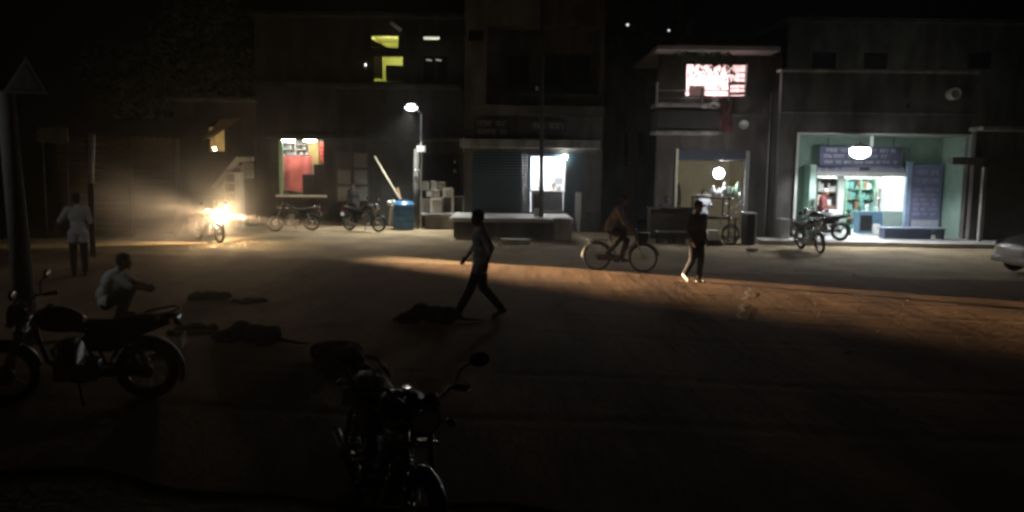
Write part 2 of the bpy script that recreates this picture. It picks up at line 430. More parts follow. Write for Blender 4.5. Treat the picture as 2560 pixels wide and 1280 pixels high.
# ------------------------------------------------------------------ bicycle
def make_bicycle(label, loc, rz):
    t = thing('bicycle', label, 'bicycle', loc, rz, None, 0.0, world=False)
    red = mat('red_frame_paint', (0.12, 0.015, 0.012), 0.4, 0.25, 8)
    r = 0.335
    for nm, cx in (('front_wheel', 0.56), ('rear_wheel', -0.52)):
        w = MB(); w.torus((cx, 0, r), r-0.018, 0.018, 40, 8); wo = w.build(nm, M['rubber'], t, smooth=True)
        rm = MB(); rm.torus((cx, 0, r), r-0.042, 0.009, 40, 6); rm.cyl((cx, -0.045, r), (cx, 0.045, r), 0.02, n=10)
        for k in range(28):
            a = 2*PI*k/28
            rm.cyl((cx, 0.03*(-1)**k, r), (cx+(r-0.045)*math.cos(a), 0, r+(r-0.045)*math.sin(a)), 0.0018, n=4, caps=False)
        rm.build('rim', M['dark_metal'], wo, smooth=True)
        fd = MB(); fender(fd, cx, r, r+0.025, (100 if cx > 0 else 20), (200 if cx > 0 else 185), 0.03, 16)
        if cx > 0: fd.v = []; fd.f = []; fender(fd, cx, r, r+0.025, -10+20, 165, 0.03, 16)
        fd.build('mudguard', M['dark_metal'], t, smooth=True)
    f = MB()
    bb, ht, hb_, st = (-0.06, 0, 0.29), (0.37, 0, 0.88), (0.40, 0, 0.74), (-0.22, 0, 0.84)
    f.tube([bb, st], 0.017); f.tube([st, ht], 0.015); f.tube([bb, hb_], 0.017); f.tube([ht, hb_], 0.021)
    for s in (-1, 1): f.tube([st, (-0.52, s*0.05, r), bb], 0.009)
    f.build('frame', red, t, smooth=True)
    fk = MB()
    for s in (-1, 1): fk.tube([(0.405, 0, 0.73), (0.42, s*0.05, 0.69), (0.50, s*0.05, 0.5), (0.56, s*0.05, r)], 0.011)
    fk.build('fork', M['galv'], t, smooth=True)
    h = MB(); h.tube([(0.37, 0, 0.88), (0.35, 0, 0.99), (0.42, 0, 1.0)], 0.012); h.tube([(0.16, -0.28, 1.01), (0.36, -0.24, 1.0), (0.42, 0, 1.0), (0.36, 0.24, 1.0), (0.16, 0.28, 1.01)], 0.011)
    h.build('handlebar', M['dark_metal'], t, smooth=True)
    sd = MB(); sd.ball((-0.27, 0, 0.95), (0.13, 0.085, 0.035), 16, 10); sd.cyl((-0.22, 0, 0.84), (-0.24, 0, 0.94), 0.013, n=8); sd.build('saddle', M['seat_vinyl'], t, smooth=True)
    c = MB(); c.cyl((-0.06, 0.03, 0.29), (-0.06, 0.045, 0.29), 0.095, n=24); c.tube([(-0.06, 0.07, 0.29), (0.09, 0.07, 0.22)], 0.009); c.tube([(-0.06, -0.07, 0.29), (-0.21, -0.07, 0.36)], 0.009)
    co = c.build('crank', M['dark_metal'], t, smooth=True)
    for x, y, z in ((0.09, 0.11, 0.22), (-0.21, -0.11, 0.36)):
        p = MB(); p.box(x-0.045, x+0.045, y-0.045, y+0.045, z-0.012, z+0.012); p.build('pedal', M['rubber'], co)
    cc = MB(); cc.box(-0.52, -0.02, 0.035, 0.055, 0.24, 0.38); cc.build('chain_case', M['dark_metal'], t, bevel=0.03)
    rk = MB()
    for y in (-0.07, 0, 0.07): rk.tube([(-0.3, y, 0.73), (-0.78, y, 0.73)], 0.006)
    for s in (-1, 1): rk.tube([(-0.74, s*0.07, 0.73), (-0.52, s*0.06, r)], 0.006)
    rk.build('carrier', M['dark_metal'], t, smooth=True)
    bs = MB(); bs.prism([(0.44, 0.70), (0.66, 0.70), (0.70, 0.93), (0.42, 0.93)], -0.16, 0.16)
    bs.build('basket', M['dark_metal'], t, bevel=0.02)
    return t

# ------------------------------------------------------------------ people and dogs (front = +x)
def V(*a): return Vector(a)
STAND = dict(pel=V(0, 0, 0.94), wst=V(0, 0, 1.08), chs=V(0.01, 0, 1.28), nkb=V(-0.005, 0, 1.44), nk=V(0.01, 0, 1.52), head=V(0.03, 0, 1.625),
             shL=V(0, 0.175, 1.41), elL=V(-0.03, 0.22, 1.13), wrL=V(0.05, 0.235, 0.89),
             shR=V(0, -0.175, 1.41), elR=V(-0.03, -0.22, 1.13), wrR=V(0.05, -0.235, 0.89),
             hpL=V(0, 0.09, 0.91), knL=V(0.02, 0.1, 0.49), anL=V(-0.03, 0.105, 0.085),
             hpR=V(0, -0.09, 0.91), knR=V(0.02, -0.1, 0.49), anR=V(-0.03, -0.105, 0.085), face=V(1, 0, -0.05), toeL=V(1, 0.12, 0), toeR=V(1, -0.12, 0))
def limbs(P): return [('shL', 'elL', .052, .040), ('elL', 'wrL', .040, .026), ('shR', 'elR', .052, .040), ('elR', 'wrR', .040, .026),
                      ('hpL', 'knL', .082, .055), ('knL', 'anL', .052, .036), ('hpR', 'knR', .082, .055), ('knR', 'anR', .052, .036)]
def torso(mb, P, g=0.0):
    up = (P['nkb']-P['pel']).normalized(); side = (P['shL']-P['shR']); side = (side-up*side.dot(up)).normalized(); fw = side.cross(up)
    m = Matrix((fw, side, up)).transposed().to_4x4()
    for k, rr in (('pel', (.105, .155, .11)), ('wst', (.098, .135, .13)), ('chs', (.112, .165, .17))):
        mb.ball(P[k], tuple(q+g for q in rr), 18, 12, m)
    mb.cap(P['shL'], P['chs']+up*0.06, .06+g, .10+g); mb.cap(P['shR'], P['chs']+up*0.06, .06+g, .10+g)
    mb.cap(P['wst'], P['pel'], .10+g, .105+g)
    return up, side, fw
def hand(mb, wr, el, side, curl=0.5, s=1):
    d = (wr-el).normalized(); pn = (side*s); pn = (pn-d*pn.dot(d)).normalized(); ac = d.cross(pn)*s   # pn: back of hand, ac: towards the thumb
    m = Matrix((ac, pn, d)).transposed().to_4x4()
    mb.ball(wr+d*0.05, (.040, .016, .052), 12, 8, m)
    for i, L in enumerate((.072, .080, .074, .058)):
        b = wr+d*0.088+ac*(0.030-0.020*i)
        k1 = b+(d*math.cos(curl*.5)-pn*math.sin(curl*.5))*L*0.45
        k2 = k1+(d*math.cos(curl*1.3)-pn*math.sin(curl*1.3))*L*0.32
        k3 = k2+(d*math.cos(curl*2)-pn*math.sin(curl*2))*L*0.25
        for a, c, r in ((b, k1, .009), (k1, k2, .0085), (k2, k3, .008)): mb.cap(a, c, r, r*0.95, 8)
    b = wr+d*0.03+ac*0.03; k1 = b+(d*0.6+ac*0.8-pn*0.3).normalized()*0.038; k2 = k1+(d*0.9+ac*0.25-pn*0.4).normalized()*0.03
    mb.cap(b, k1, .0125, .0105, 8); mb.cap(k1, k2, .0105, .009, 8)
def make_person(label, loc, rz, pose=None, shirt=None, trousers=None, hairm=None, group=None, long_shirt=0.0, sleeve=0.8, shoe=None, lungi=False, scale=1.0, legs=True):
    P = dict(STAND); P.update(pose or {})
    b = MB(); up, side, fw = torso(b, P)
    for a, c, r0, r1 in limbs(P): b.cap(P[a], P[c], r0, r1)
    for s, q in ((1, 'L'), (-1, 'R')):
        b.ball(P['kn'+q], .053, 10, 8); hand(b, P['wr'+q], P['el'+q], (P['shL']-P['shR']).normalized(), 0.6, s)
        c = (P['kn'+q]-P['an'+q]).normalized(); mid = P['kn'+q].lerp(P['an'+q], .3)
        t_ = P['toe'+q].normalized(); b.ball(mid-t_*0.018, (.05, .05, .09), 10, 8)
        b.cap(P['an'+q]-t_*0.035-V(0, 0, .045), P['an'+q]+t_*0.13-V(0, 0, .055), .035, .028); b.cap(P['an'+q], P['an'+q]+t_*0.08-V(0, 0, .045), .036, .03)
    b.cap(P['nkb'], P['nk'], .058, .052); b.cap(P['nk'], P['head']-V(0, 0, .03), .052, .05)
    hf = P['face'].normalized(); hs = V(0, 0, 1).cross(hf).normalized(); hu = hf.cross(hs); hm = Matrix((hf, hs, hu)).transposed().to_4x4(); hc = P['head']
    def hp(x, y, z): return hc+hf*x+hs*y+hu*z
    b.ball(hp(-.012, 0, .03), (.098, .076, .088), 18, 12, hm); b.ball(hp(.022, 0, -.025), (.068, .062, .085), 16, 12, hm)
    b.cap(hp(.078, 0, .012), hp(.100, 0, -.028), .010, .016, 8)                 # nose
    b.ball(hp(.078, 0, -.062), (.012, .026, .008), 10, 6, hm); b.ball(hp(.078, 0, -.074), (.012, .022, .008), 10, 6, hm)   # lips
    b.ball(hp(.062, 0, -.10), (.026, .03, .02), 10, 8, hm)                      # chin
    for s in (-1, 1):
        b.ball(hp(-.01, s*.078, -.01), (.022, .010, .033), 10, 8, hm); b.cap(hp(.076, s*.012, .024), hp(.066, s*.045, .024), .009, .008, 8)
    me = b.mesh('person', smooth=True, remesh=0.0095, smoothit=4)
    o = place('person', me, M['skin']); o.location = loc; o.rotation_euler = (0, 0, rz); o.scale = (scale,)*3
    tag(o, label, 'person', group); OFF[o.name] = Vector((0, 0, 0))
    for s in (-1, 1):
        e = MB(); e.ball(hp(.074, s*.030, .006), (.010, .013, .010), 10, 8, hm); e.build('eye', M['eye'], o, smooth=True)
    h = MB(); h.ball(hp(-.022, 0, .046), (.102, .084, .088), 18, 12, hm); h.ball(hp(-.045, 0, .0), (.075, .079, .085), 16, 12, hm); h.ball(hp(.03, 0, .085), (.05, .06, .03), 12, 8, hm)
    h.build('hair', hairm or M['hair'], o, smooth=True, remesh=0.012, smoothit=2)
    if shirt:
        sm = MB(); torso(sm, P, .014)
        for q in 'LR':
            e = P['el'+q] if sleeve <= 1 else P['el'+q].lerp(P['wr'+q], sleeve-1)
            e1 = P['sh'+q].lerp(P['el'+q], min(1, sleeve))
            sm.cap(P['sh'+q], e1, .066, .055)
            if sleeve > 1: sm.cap(P['el'+q], e, .055, .042)
            if long_shirt: sm.cap(P['hp'+q], P['hp'+q].lerp(P['kn'+q], long_shirt), .112, .105)
            else: sm.cap(P['hp'+q]+up*0.04, P['hp'+q]+up*0.01, .105, .105)
        sm.cap(P['nkb'], P['nkb']+up*0.03, .068, .062)
        sm.build('shirt', shirt, o, smooth=True, remesh=0.014, smoothit=3)
    if trousers and legs:
        tm = MB(); tm.ball(P['pel'], (.115, .165, .10), 16, 10)
        for q in 'LR':
            tm.cap(P['hp'+q], P['kn'+q], .102, .076); tm.cap(P['kn'+q], P['an'+q]+(P['kn'+q]-P['an'+q])*0.06, .074, .062)
        tm.build('trousers', trousers, o, smooth=True, remesh=0.014, smoothit=3)
    for q in 'LR':
        t_ = P['toe'+q].normalized(); m_ = MB()
        m_.cap(P['an'+q]-t_*0.04-V(0, 0, .042), P['an'+q]+t_*0.145-V(0, 0, .05), .042, .035); m_.cap(P['an'+q], P['an'+q]+t_*0.06-V(0, 0, .04), .044, .04)
        m_.build('shoe', shoe or M['rubber'], o, smooth=True, remesh=0.012, smoothit=2)
    return o

def make_dog(label, loc, rz, fur, group=None, curled=False):
    b = MB()
    if not curled:
        b.ball((0, 0, .13), (.26, .13, .13), 18, 12); b.ball((.2, 0, .17), (.15, .12, .14), 16, 10); b.ball((-.22, .02, .13), (.15, .13, .125), 16, 10)
        b.cap((.26, 0, .17), (.40, .03, .12), .09, .065); b.ball((.45, .04, .105), (.09, .068, .065), 14, 10); b.cap((.48, .04, .09), (.59, .06, .065), .045, .03)
        for s in (-1, 1):
            b.cap((.42, .04+s*.05, .15), (.38, .04+s*.085, .19), .026, .008)
            b.cap((.2, s*.11, .12), (.24, s*.12, .04), .05, .032); b.cap((.24, s*.12, .035), (.48, s*.11, .028), .03, .024); b.ball((.5, s*.11, .03), (.045, .03, .026), 10, 8)
            b.cap((-.22, s*.12, .14), (-.08, s*.17, .08), .09, .045); b.cap((-.08, s*.17, .07), (-.26, s*.19, .035), .04, .025); b.cap((-.26, s*.19, .032), (-.1, s*.2, .028), .026, .022)
        for k in range(6):
            a0, a1 = k/6, (k+1)/6
            b.cap((-.34-.42*a0, .05*math.sin(a0*3), .07-.04*a0), (-.34-.42*a1, .05*math.sin(a1*3), .07-.04*a1), .03-.014*a0, .03-.014*a1)
    else:
        for k in range(10):
            a = rad(-110+k*26); r = .22
            b.ball((r*math.cos(a), r*math.sin(a), .11), (.13-.004*abs(k-5), .13, .115), 12, 8)
        b.cap((-.06, -.24, .12), (.1, -.3, .12), .07, .06); b.ball((.15, -.28, .11), (.085, .065, .06), 12, 8); b.cap((.18, -.27, .1), (.27, -.2, .07), .04, .026)
        for s in (-1, 1):
            b.cap((.12, -.28+s*.05, .15), (.10, -.29+s*.07, .23), .026, .008); b.cap((.02, s*.08, .07), (.16, s*.05, .03), .035, .024); b.cap((.1, .12+s*.05, .07), (.22, -.02+s*.04, .03), .035, .022)
        b.cap((-.16, .2, .07), (.06, .33, .03), .028, .014)
    me = b.mesh('dog', smooth=True, remesh=0.014, smoothit=4)
    o = place('dog', me, fur); o.location = loc; o.rotation_euler = (0, 0, rz)
    return tag(o, label, 'dog', group)

# ------------------------------------------------------------------ hatchback car (front = +x)
def make_car(label, loc, rz):
    t = thing('parked_car', label, 'car', loc, rz, None, 0, world=False)
    paint = mat('silver_paint', (0.55, 0.56, 0.57), 0.3, 0.06, 4, metal=0.4, coat=0.6)
    L_ = []
    for x, zb, zm, zt, w, wt in ((1.78, .30, .52, .66, .55, .50), (1.70, .24, .55, .76, .72, .64), (1.4, .22, .58, .86, .79, .70), (.95, .22, .60, .95, .81, .72), (.55, .22, .62, 1.02, .82, .70),
                                 (.15, .22, .64, 1.36, .82, .60), (-.3, .22, .66, 1.47, .82, .58), (-.9, .22, .66, 1.47, .82, .58), (-1.35, .24, .66, 1.40, .81, .57), (-1.65, .28, .66, 1.05, .78, .66), (-1.76, .34, .6, .8, .7, .62)):
        zs = zm+.26 if zt > 1.1 else zt-.03
        L_.append([Vector((x, y, z)) for y, z in ((-w*.92, zb), (-w, zm), (-w*.97, min(zs, zt-.02)), (-wt, zt-.03), (-wt*.5, zt+.012), (0, zt+.02), (wt*.5, zt+.012), (wt, zt-.03), (w*.97, min(zs, zt-.02)), (w, zm), (w*.92, zb), (0, zb-.02))])
    b = MB(); b.loft(L_); bo = b.build('body', paint, t, smooth=True, sub=2)
    gl = mat('car_glass', (0.015, 0.018, 0.02), 0.05, 0.1, 5, spec=0.9)
    g = MB(); g.add([(.62, -.62, 1.02), (.62, .62, 1.02), (.2, .54, 1.36), (.2, -.54, 1.36)], [(0,1,2,3)]); g.v = [p+V(.03, 0, .03) for p in g.v]; g.build('windscreen', gl, t)
    for s in (-1, 1):
        for x0, x1 in ((.42, -.35), (-.42, -1.2)):
            g = MB(); g.add([(x0, s*.812, .96), (x1, s*.825, .96), (x1+(.08 if x1 < -1 else 0), s*.66, 1.37), (x0-(.3 if x0 > 0 else 0), s*.66, 1.37)], [(0,1,2,3)]); g.v = [p+V(0, s*.025, .01) for p in g.v]; g.build('side_window', gl, t)
        mr = MB(); mr.ball((.55, s*.92, 1.02), (.06, .09, .06), 14, 10); mr.build('wing_mirror', paint, t, smooth=True)
        h = MB(); h.ball((1.62, s*.60, .70), (.14, .13, .115), 18, 12); ho = h.build('headlight', M['lens_glass'], t, smooth=True)
        h = MB(); h.ball((1.74, s*.60, .70), (.02, .055, .055), 14, 10); h.build('bulb_reflector', M['chrome'], ho, smooth=True)
        fg = MB(); fg.cyl((1.66, s*.55, .36), (1.76, s*.55, .36), .06, n=16); fg.build('fog_light', M['lens_glass'], t, smooth=True)
        for x in (1.12, -1.1):
            w = MB(); w.torus((x, s*.73, .29), .215, .075, 28, 10); w.cyl((x, s*.68, .29), (x, s*.76, .29), .2, n=24); wo = w.build('wheel', M['rubber'], t, smooth=True)
            rm = MB(); rm.cyl((x, s*.76, .29), (x, s*.785, .29), .17, .15, n=20)
            for k in range(6):
                a = 2*PI*k/6; rm.box(-.015, .15, -.02, .02, -.02, .02, Matrix.Translation((x, s*.79, .29)) @ Matrix.Rotation(a, 4, 'Y'))
            rm.build('hub_cap', M['steel'], wo)
    bp = MB(); bp.box(1.66, 1.83, -.66, .66, .28, .44); bp.build('bumper', paint, t, bevel=0.05)
    gr = MB()
    for k in range(4): gr.box(1.74, 1.80, -.4, .4, .49+k*.045, .505+k*.045)
    gr.build('grille', M['chrome'], t)
    npl = MB(); npl.box(1.832, 1.842, -.24, .24, .32, .42); npl.build('number_plate', M['white_plastic'], t)
    return t

# ------------------------------------------------------------------ trees
def make_tree(label, loc, trunk_pts, r0, blobs, leaf, leaf_n, rng, leaf_s=0.16):
    t = thing('tree', label, 'tree', loc)
    tr = MB()
    n = len(trunk_pts)
    for i, (a, b) in enumerate(zip(trunk_pts, trunk_pts[1:])):
        tr.cap(a, b, r0*(1-.6*i/n), r0*(1-.6*(i+1)/n), 12)
    top = Vector(trunk_pts[-1])
    for c, r in blobs:
        mid = top.lerp(Vector(c), .5)+Vector((rng.uniform(-.3, .3), rng.uniform(-.3, .3), -.1*r))
        tr.cap(top, mid, r0*.38, r0*.25, 8); tr.cap(mid, c, r0*.25, r0*.08, 8)
        for k in range(4):
            d = Vector((rng.gauss(0, 1), rng.gauss(0, 1), rng.gauss(0.2, .7))).normalized()
            tr.cap(c, Vector(c)+d*r*.8, r0*.09, r0*.03, 6)
    tr.build('trunk', mat('bark', (0.09, 0.07, 0.05), 0.95, 0.4, 6, 0.6), t, smooth=True)
    cr = MB()
    for k in range(leaf_n):
        c, r = rng.choice(blobs)
        d = Vector((rng.gauss(0, 1), rng.gauss(0, 1), rng.gauss(0, .8)))
        p = Vector(c)+d.normalized()*r*(rng.random()**.45)
        u = Vector((rng.gauss(0, 1), rng.gauss(0, 1), rng.gauss(-.3, .6))).normalized(); w = u.cross(Vector((rng.gauss(0, 1), rng.gauss(0, 1), rng.gauss(0, 1)))).normalized()
        s = leaf_s*rng.uniform(.6, 1.3)
        cr.add([p-u*s, p-w*s*.4, p+u*s, p+w*s*.4], [(0,1,2,3)])
    cr.build('crown', leaf, t, fixn=False)
    return t
# ================================================================== world and haze
w = bpy.data.worlds.new('World'); S.world = w; w.use_nodes = True
nt = w.node_tree; bg = nt.nodes['Background']
sky = nt.nodes.new('ShaderNodeTexSky'); sky.sky_type = 'NISHITA'; sky.sun_disc = False
sky.sun_elevation = rad(1.0); sky.sun_rotation = rad(120); sky.dust_density = 3
nt.links.new(sky.outputs[0], bg.inputs['Color']); bg.inputs['Strength'].default_value = 0.0004
vs = nt.nodes.new('ShaderNodeVolumeScatter'); vs.inputs['Color'].default_value = (1, 0.97, 0.93, 1)
vs.inputs['Density'].default_value = HAZE; vs.inputs['Anisotropy'].default_value = 0.8
nt.links.new(vs.outputs[0], nt.nodes['World Output'].inputs['Volume'])
S.cycles.volume_bounces = 0
S.cycles.max_bounces = 6; S.cycles.diffuse_bounces = 4; S.cycles.glossy_bounces = 3
S.cycles.sample_clamp_indirect = 6
S.cycles.filter_width = 2.9
S.view_settings.view_transform = 'Standard'; S.view_settings.look = 'None'; S.view_settings.exposure = 0

# ================================================================== ground
def gz(x, y):
    a = math.sin(x*1.3+y*.7)+math.sin(x*.53-y*1.1+2)+.6*math.sin(x*2.9+1.3*y)+.5*math.sin(2.3*x-2.1*y+1)
    return -0.012+0.0035*a
def axis(lo, hi, step, far):
    n = int((hi-lo)/step); v = [lo+i*step for i in range(n+1)]
    return [-far, -far/3, lo-12] + v + [hi+12, far/3, far]
gx, gy = axis(-24, 24, 0.4, 300), axis(0, 34, 0.4, 300)
mb = MB(); mb.add([(x, y, gz(x, y)) for y in gy for x in gx], [(j*len(gx)+i, j*len(gx)+i+1, (j+1)*len(gx)+i+1, (j+1)*len(gx)+i) for j in range(len(gy)-1) for i in range(len(gx)-1)])
dirt = mat('dirt', (0.35, 0.27, 0.16), 0.95, 0.35, 0.7, 1.0, 9, col2=(0.20, 0.155, 0.10), spec=0.1)
tag(mb.build('ground', dirt, smooth=True), kind='structure')
def road_material():
    m = mat('road_dust', (0.23, 0.145, 0.086), 0.92, 0.4, 0.8, 0.0, col2=(0.125, 0.079, 0.049), spec=0.06, stretch=(1.0, 0.3, 1))
    nt = m.node_tree; N = nt.nodes; L = nt.links; tc = N.new('ShaderNodeTexCoord'); h = None
    for sc, st, rot, wgt in ((2.2, (1.0, .12, 1), -.26, 1.0), (5.0, (1.0, .10, 1), -.1, .5), (7.0, (1, 1, 1), 0, .5), (38.0, (1, 1, 1), 0, .35)):
        mp = N.new('ShaderNodeMapping'); mp.inputs['Scale'].default_value = st; mp.inputs['Rotation'].default_value = (0, 0, rot); L.new(tc.outputs['Object'], mp.inputs['Vector'])
        n = N.new('ShaderNodeTexNoise'); n.inputs['Scale'].default_value = sc; n.inputs['Detail'].default_value = 5; L.new(mp.outputs[0], n.inputs['Vector'])
        q = N.new('ShaderNodeMath'); q.operation = 'MULTIPLY_ADD'; L.new(n.outputs['Fac'], q.inputs[0]); q.inputs[1].default_value = wgt
        if h is None: q.inputs[2].default_value = 0
        else: L.new(h, q.inputs[2])
        h = q.outputs[0]
    bp = N.new('ShaderNodeBump'); bp.inputs['Strength'].default_value = .55; bp.inputs['Distance'].default_value = .03; L.new(h, bp.inputs['Height']); L.new(bp.outputs[0], N['Principled BSDF'].inputs['Normal'])
    return m
red_dirt = road_material()
ang = math.atan2(-9, 17.7)
def road_edge(x, base, k): return base-0.16*x+0.10*math.sin(x*1.7+k)+0.07*math.sin(x*4.1+2*k)
xs = [-60+i*0.5 for i in range(241)]
mb = MB(); vv = []
RUTS = [(7.2, .0), (8.7, .4), (10.9, 1.1), (12.4, 1.5), (14.1, 2.6), (15.5, 2.9), (16.6, 4.0), (18.0, 4.3)]
def road_z(x, y):
    z = .011+.0025*math.sin(x*1.1+y*2)+.0015*math.sin(3.7*x-2.9*y)
    for y0, ph in RUTS:
        d = y-(y0-.16*x+.35*math.sin(x*.21+ph)+.05*math.sin(x*1.3+ph))
        z += -.008*math.exp(-(d/.10)**2)+.004*math.exp(-((abs(d)-.2)/.07)**2)
    return max(z, .003)
NR = 130
xs = [-60+i*2 for i in range(20)]+[-20+i*.14 for i in range(300)]+[22+i*2 for i in range(20)]
for x in xs:
    a, b = road_edge(x, 5.2, 1), road_edge(x, 19.2, 2)
    for k in range(NR): y = a+(b-a)*k/(NR-1); vv.append((x, y, road_z(x, y)))
mb.add(vv, [(i*NR+k, (i+1)*NR+k, (i+1)*NR+k+1, i*NR+k+1) for i in range(len(xs)-1) for k in range(NR-1)])
tag(mb.build('road', red_dirt, smooth=True), kind='structure')
# worn white mark and dug strip across the road
a, b = G(1872, 722), G(1846, 800)
mb = MB(); n = 14
pts = [a.lerp(b, i/n)+Vector((.05*math.sin(i*1.9), 0, 0)) for i in range(n+1)]
for i in range(n):
    if i in (6, 7): continue
    p, q = pts[i], pts[i+1]; wd = .016+.02*abs(math.sin(i*2.3))
    mb.add([(p.x-wd, p.y, .021), (p.x+wd, p.y, .021), (q.x+wd, q.y, .021), (q.x-wd, q.y, .021)], [(0,1,2,3)])
tag(mb.build('road_marking', mat('worn_paint', (0.34, 0.30, 0.25), 0.9, 0.5, 9)), kind='structure')

# loose grit and pebbles
rg = random.Random(77); mb = MB()
for k in range(1500):
    x = rg.uniform(-14, 14); y = rg.uniform(7, 26); sz = rg.choice((.006, .009, .013, .018))
    p = V(x, y, .006+sz*.3); d = [V(rg.uniform(.7, 1.3), rg.uniform(.7, 1.3), rg.uniform(.5, .9))*sz for q in range(1)][0]; a = rg.uniform(0, PI)
    c, s_ = math.cos(a), math.sin(a)
    pts = [(d.x, 0, 0), (0, d.y, 0), (-d.x, 0, 0), (0, -d.y, 0), (d.x*.2, d.y*.1, d.z), (0, 0, -d.z)]
    mb.add([p+V(q[0]*c-q[1]*s_, q[0]*s_+q[1]*c, q[2]) for q in pts], [(0,1,4), (1,2,4), (2,3,4), (3,0,4), (1,0,5), (2,1,5), (3,2,5), (0,3,5)])
tag(mb.build('gravel', mat('grit', (.26, .21, .16), .9, .4, 2)), 'loose grit and pebbles scattered over the road and dirt', 'gravel', kind='stuff')

# ================================================================== lamps
# street lamp on a thin pole between the shops
Yl = 30.0
base = G(1052, 571); Ysl = base.y
top = W(1053, 282, Ysl); head = W(1028, 268, Ysl-.5)
t = thing('street_lamp', 'lit white street lamp on a thin pole with a small grey box halfway up', 'street lamp', base)
mb = MB(); mb.cyl(base, top, .05, .035, 14); mb.build('pole', M['galv'], t, smooth=True)
mb = MB(); mb.tube([top-V(0, 0, .1), top+V(-.12, -.2, .12), head+V(.12, .1, .05)], .022); mb.build('arm', M['galv'], t, smooth=True)
d = (head-top).normalized()
mb = MB(); mb.box(head.x-.22, head.x+.24, head.y-.13, head.y+.13, head.z, head.z+.07); mb.build('lamp_head', M['galv'], t, bevel=.02)
mb = MB(); mb.ball((head.x, head.y, head.z-.005), (.24, .16, .13), 18, 10); mb.build('lamp_glass', glow('street_white', (0.86, 0.95, 1.0), 10), t, smooth=True)
x0, x1, z0, z1 = R(1043, 365, 1064, 380, Ysl-.1)
mb = MB(); mb.box(x0, x1, Ysl-.2, Ysl-.04, z0, z1); mb.build('junction_box', M['white_paint'], t, bevel=.01)
L = lamp('street_lamp_light', 'SPOT', head+V(0, 0, -.16), STREET_W, (0.93, 0.96, 0.92), t, .08, spot_size=rad(112), spot_blend=.8)
aim(L, V(-.28, -.42, -1))
# second, thicker pole right beside it
base2 = G(1037, 571); b2 = V(base2.x, Ysl+.25, 0)
p2 = W(1041, 372, Ysl+.25)
t = thing('utility_post', 'short thick concrete post standing against the left side of the street lamp pole', 'post', b2)
mb = MB(); mb.cyl(b2, p2, .12, .10, 14); mb.build('post', M['concrete'], t, smooth=True)
c = W(1040, 427, Ysl+.1)
for k, (dx, dz, r) in enumerate(((-.04, .01, .045), (.10, .02, .04), (.02, -.05, .03))):
    mb = MB(); mb.ball((c.x+dx, c.y-.03, c.z+dz), (r, .03, r*1.1), 10, 8); mb.build('insulator', M['lens_glass'], t, smooth=True)

# ================================================================== building 1: shop house with the red kiosk, left of the street lamp
plaster_a = wall_mat('plaster_a', (0.055, 0.053, 0.05)); plaster_b = wall_mat('plaster_b', (0.10, 0.09, 0.075)); plaster_c = wall_mat('plaster_c', (0.13, 0.118, 0.105)); plaster_d = wall_mat('plaster_d', (0.115, 0.105, 0.098))
Y1 = Ysl+1.0
bx0, bx1, bz0, bz1 = R(640, 46, 1158, 580, Y1); bz0 = 0
t = thing('shop_house', 'dark two storey shop house with a lit red kiosk below and yellow lit openings upstairs', 'building', ((bx0+bx1)/2, Y1, 0))
kio = R(697, 350, 809, 487, Y1); upA = R(927, 89, 995, 119, Y1); upB = R(917, 140, 1007, 203, Y1); slit = R(1058, 90, 1098, 99, Y1); win = R(1058, 140, 1118, 203, Y1); sto = R(1062, 385, 1150, 484, Y1)
mb = MB(); wall_holes(mb, bx0, bx1, bz0, bz1, Y1, .22, [kio, upA, upB, slit, win, sto]); mb.build('wall', plaster_a, t, fixn=False)
mb = MB(); mb.box(bx0-.15, bx1+.02, Y1-.5, Y1+4, bz1+.005, bz1+.16); mb.build('roof', plaster_a, t, bevel=.02)
z = W(900, 212, Y1).z; mb = MB(); mb.box(bx0, bx1, Y1-.55, Y1-.003, z-.16, z); mb.build('ledge', plaster_a, t, bevel=.02)
z = W(900, 343, Y1).z; mb = MB(); mb.box(bx0, bx1, Y1-.75, Y1-.003, z-.12, z); mb.build('canopy', plaster_a, t, bevel=.02)
# kiosk room
kr = mat('kiosk_wall', (0.42, 0.44, 0.38), 0.9, 0.15, 2)
mb = MB(); room(mb, kio[0]-.3, kio[1]+.3, kio[2]-.3, kio[3]+.25, Y1+.22, Y1+2.4); mb.build('kiosk_room', kr, t, fixn=False)
mb = MB(); mb.box(kio[0]-.12, kio[1]+.12, Y1-.12, Y1-.003, kio[2]-.09, kio[2]-.003); mb.build('sill', M['white_paint'], t, bevel=.01)
mb = MB(); x = R(697, 350, 706, 487, Y1); mb.box(x[0]+.003, x[1], Y1+.04, Y1+.18, x[2]+.003, x[3]-.003); mb.build('door_leaf', mat('green_door', (0.30, 0.46, 0.30), 0.6, 0.2, 4), t)
for k, px in enumerate((720, 775)):
    p = W(px, 357, Y1+.5); mb = MB(); mb.cyl((p.x-.25, p.y, p.z+.09), (p.x+.25, p.y, p.z+.09), .022, n=10)
    mb.build('tube_lamp', glow('kiosk_tube', (1, .97, .9), KIOSK), t, smooth=True)
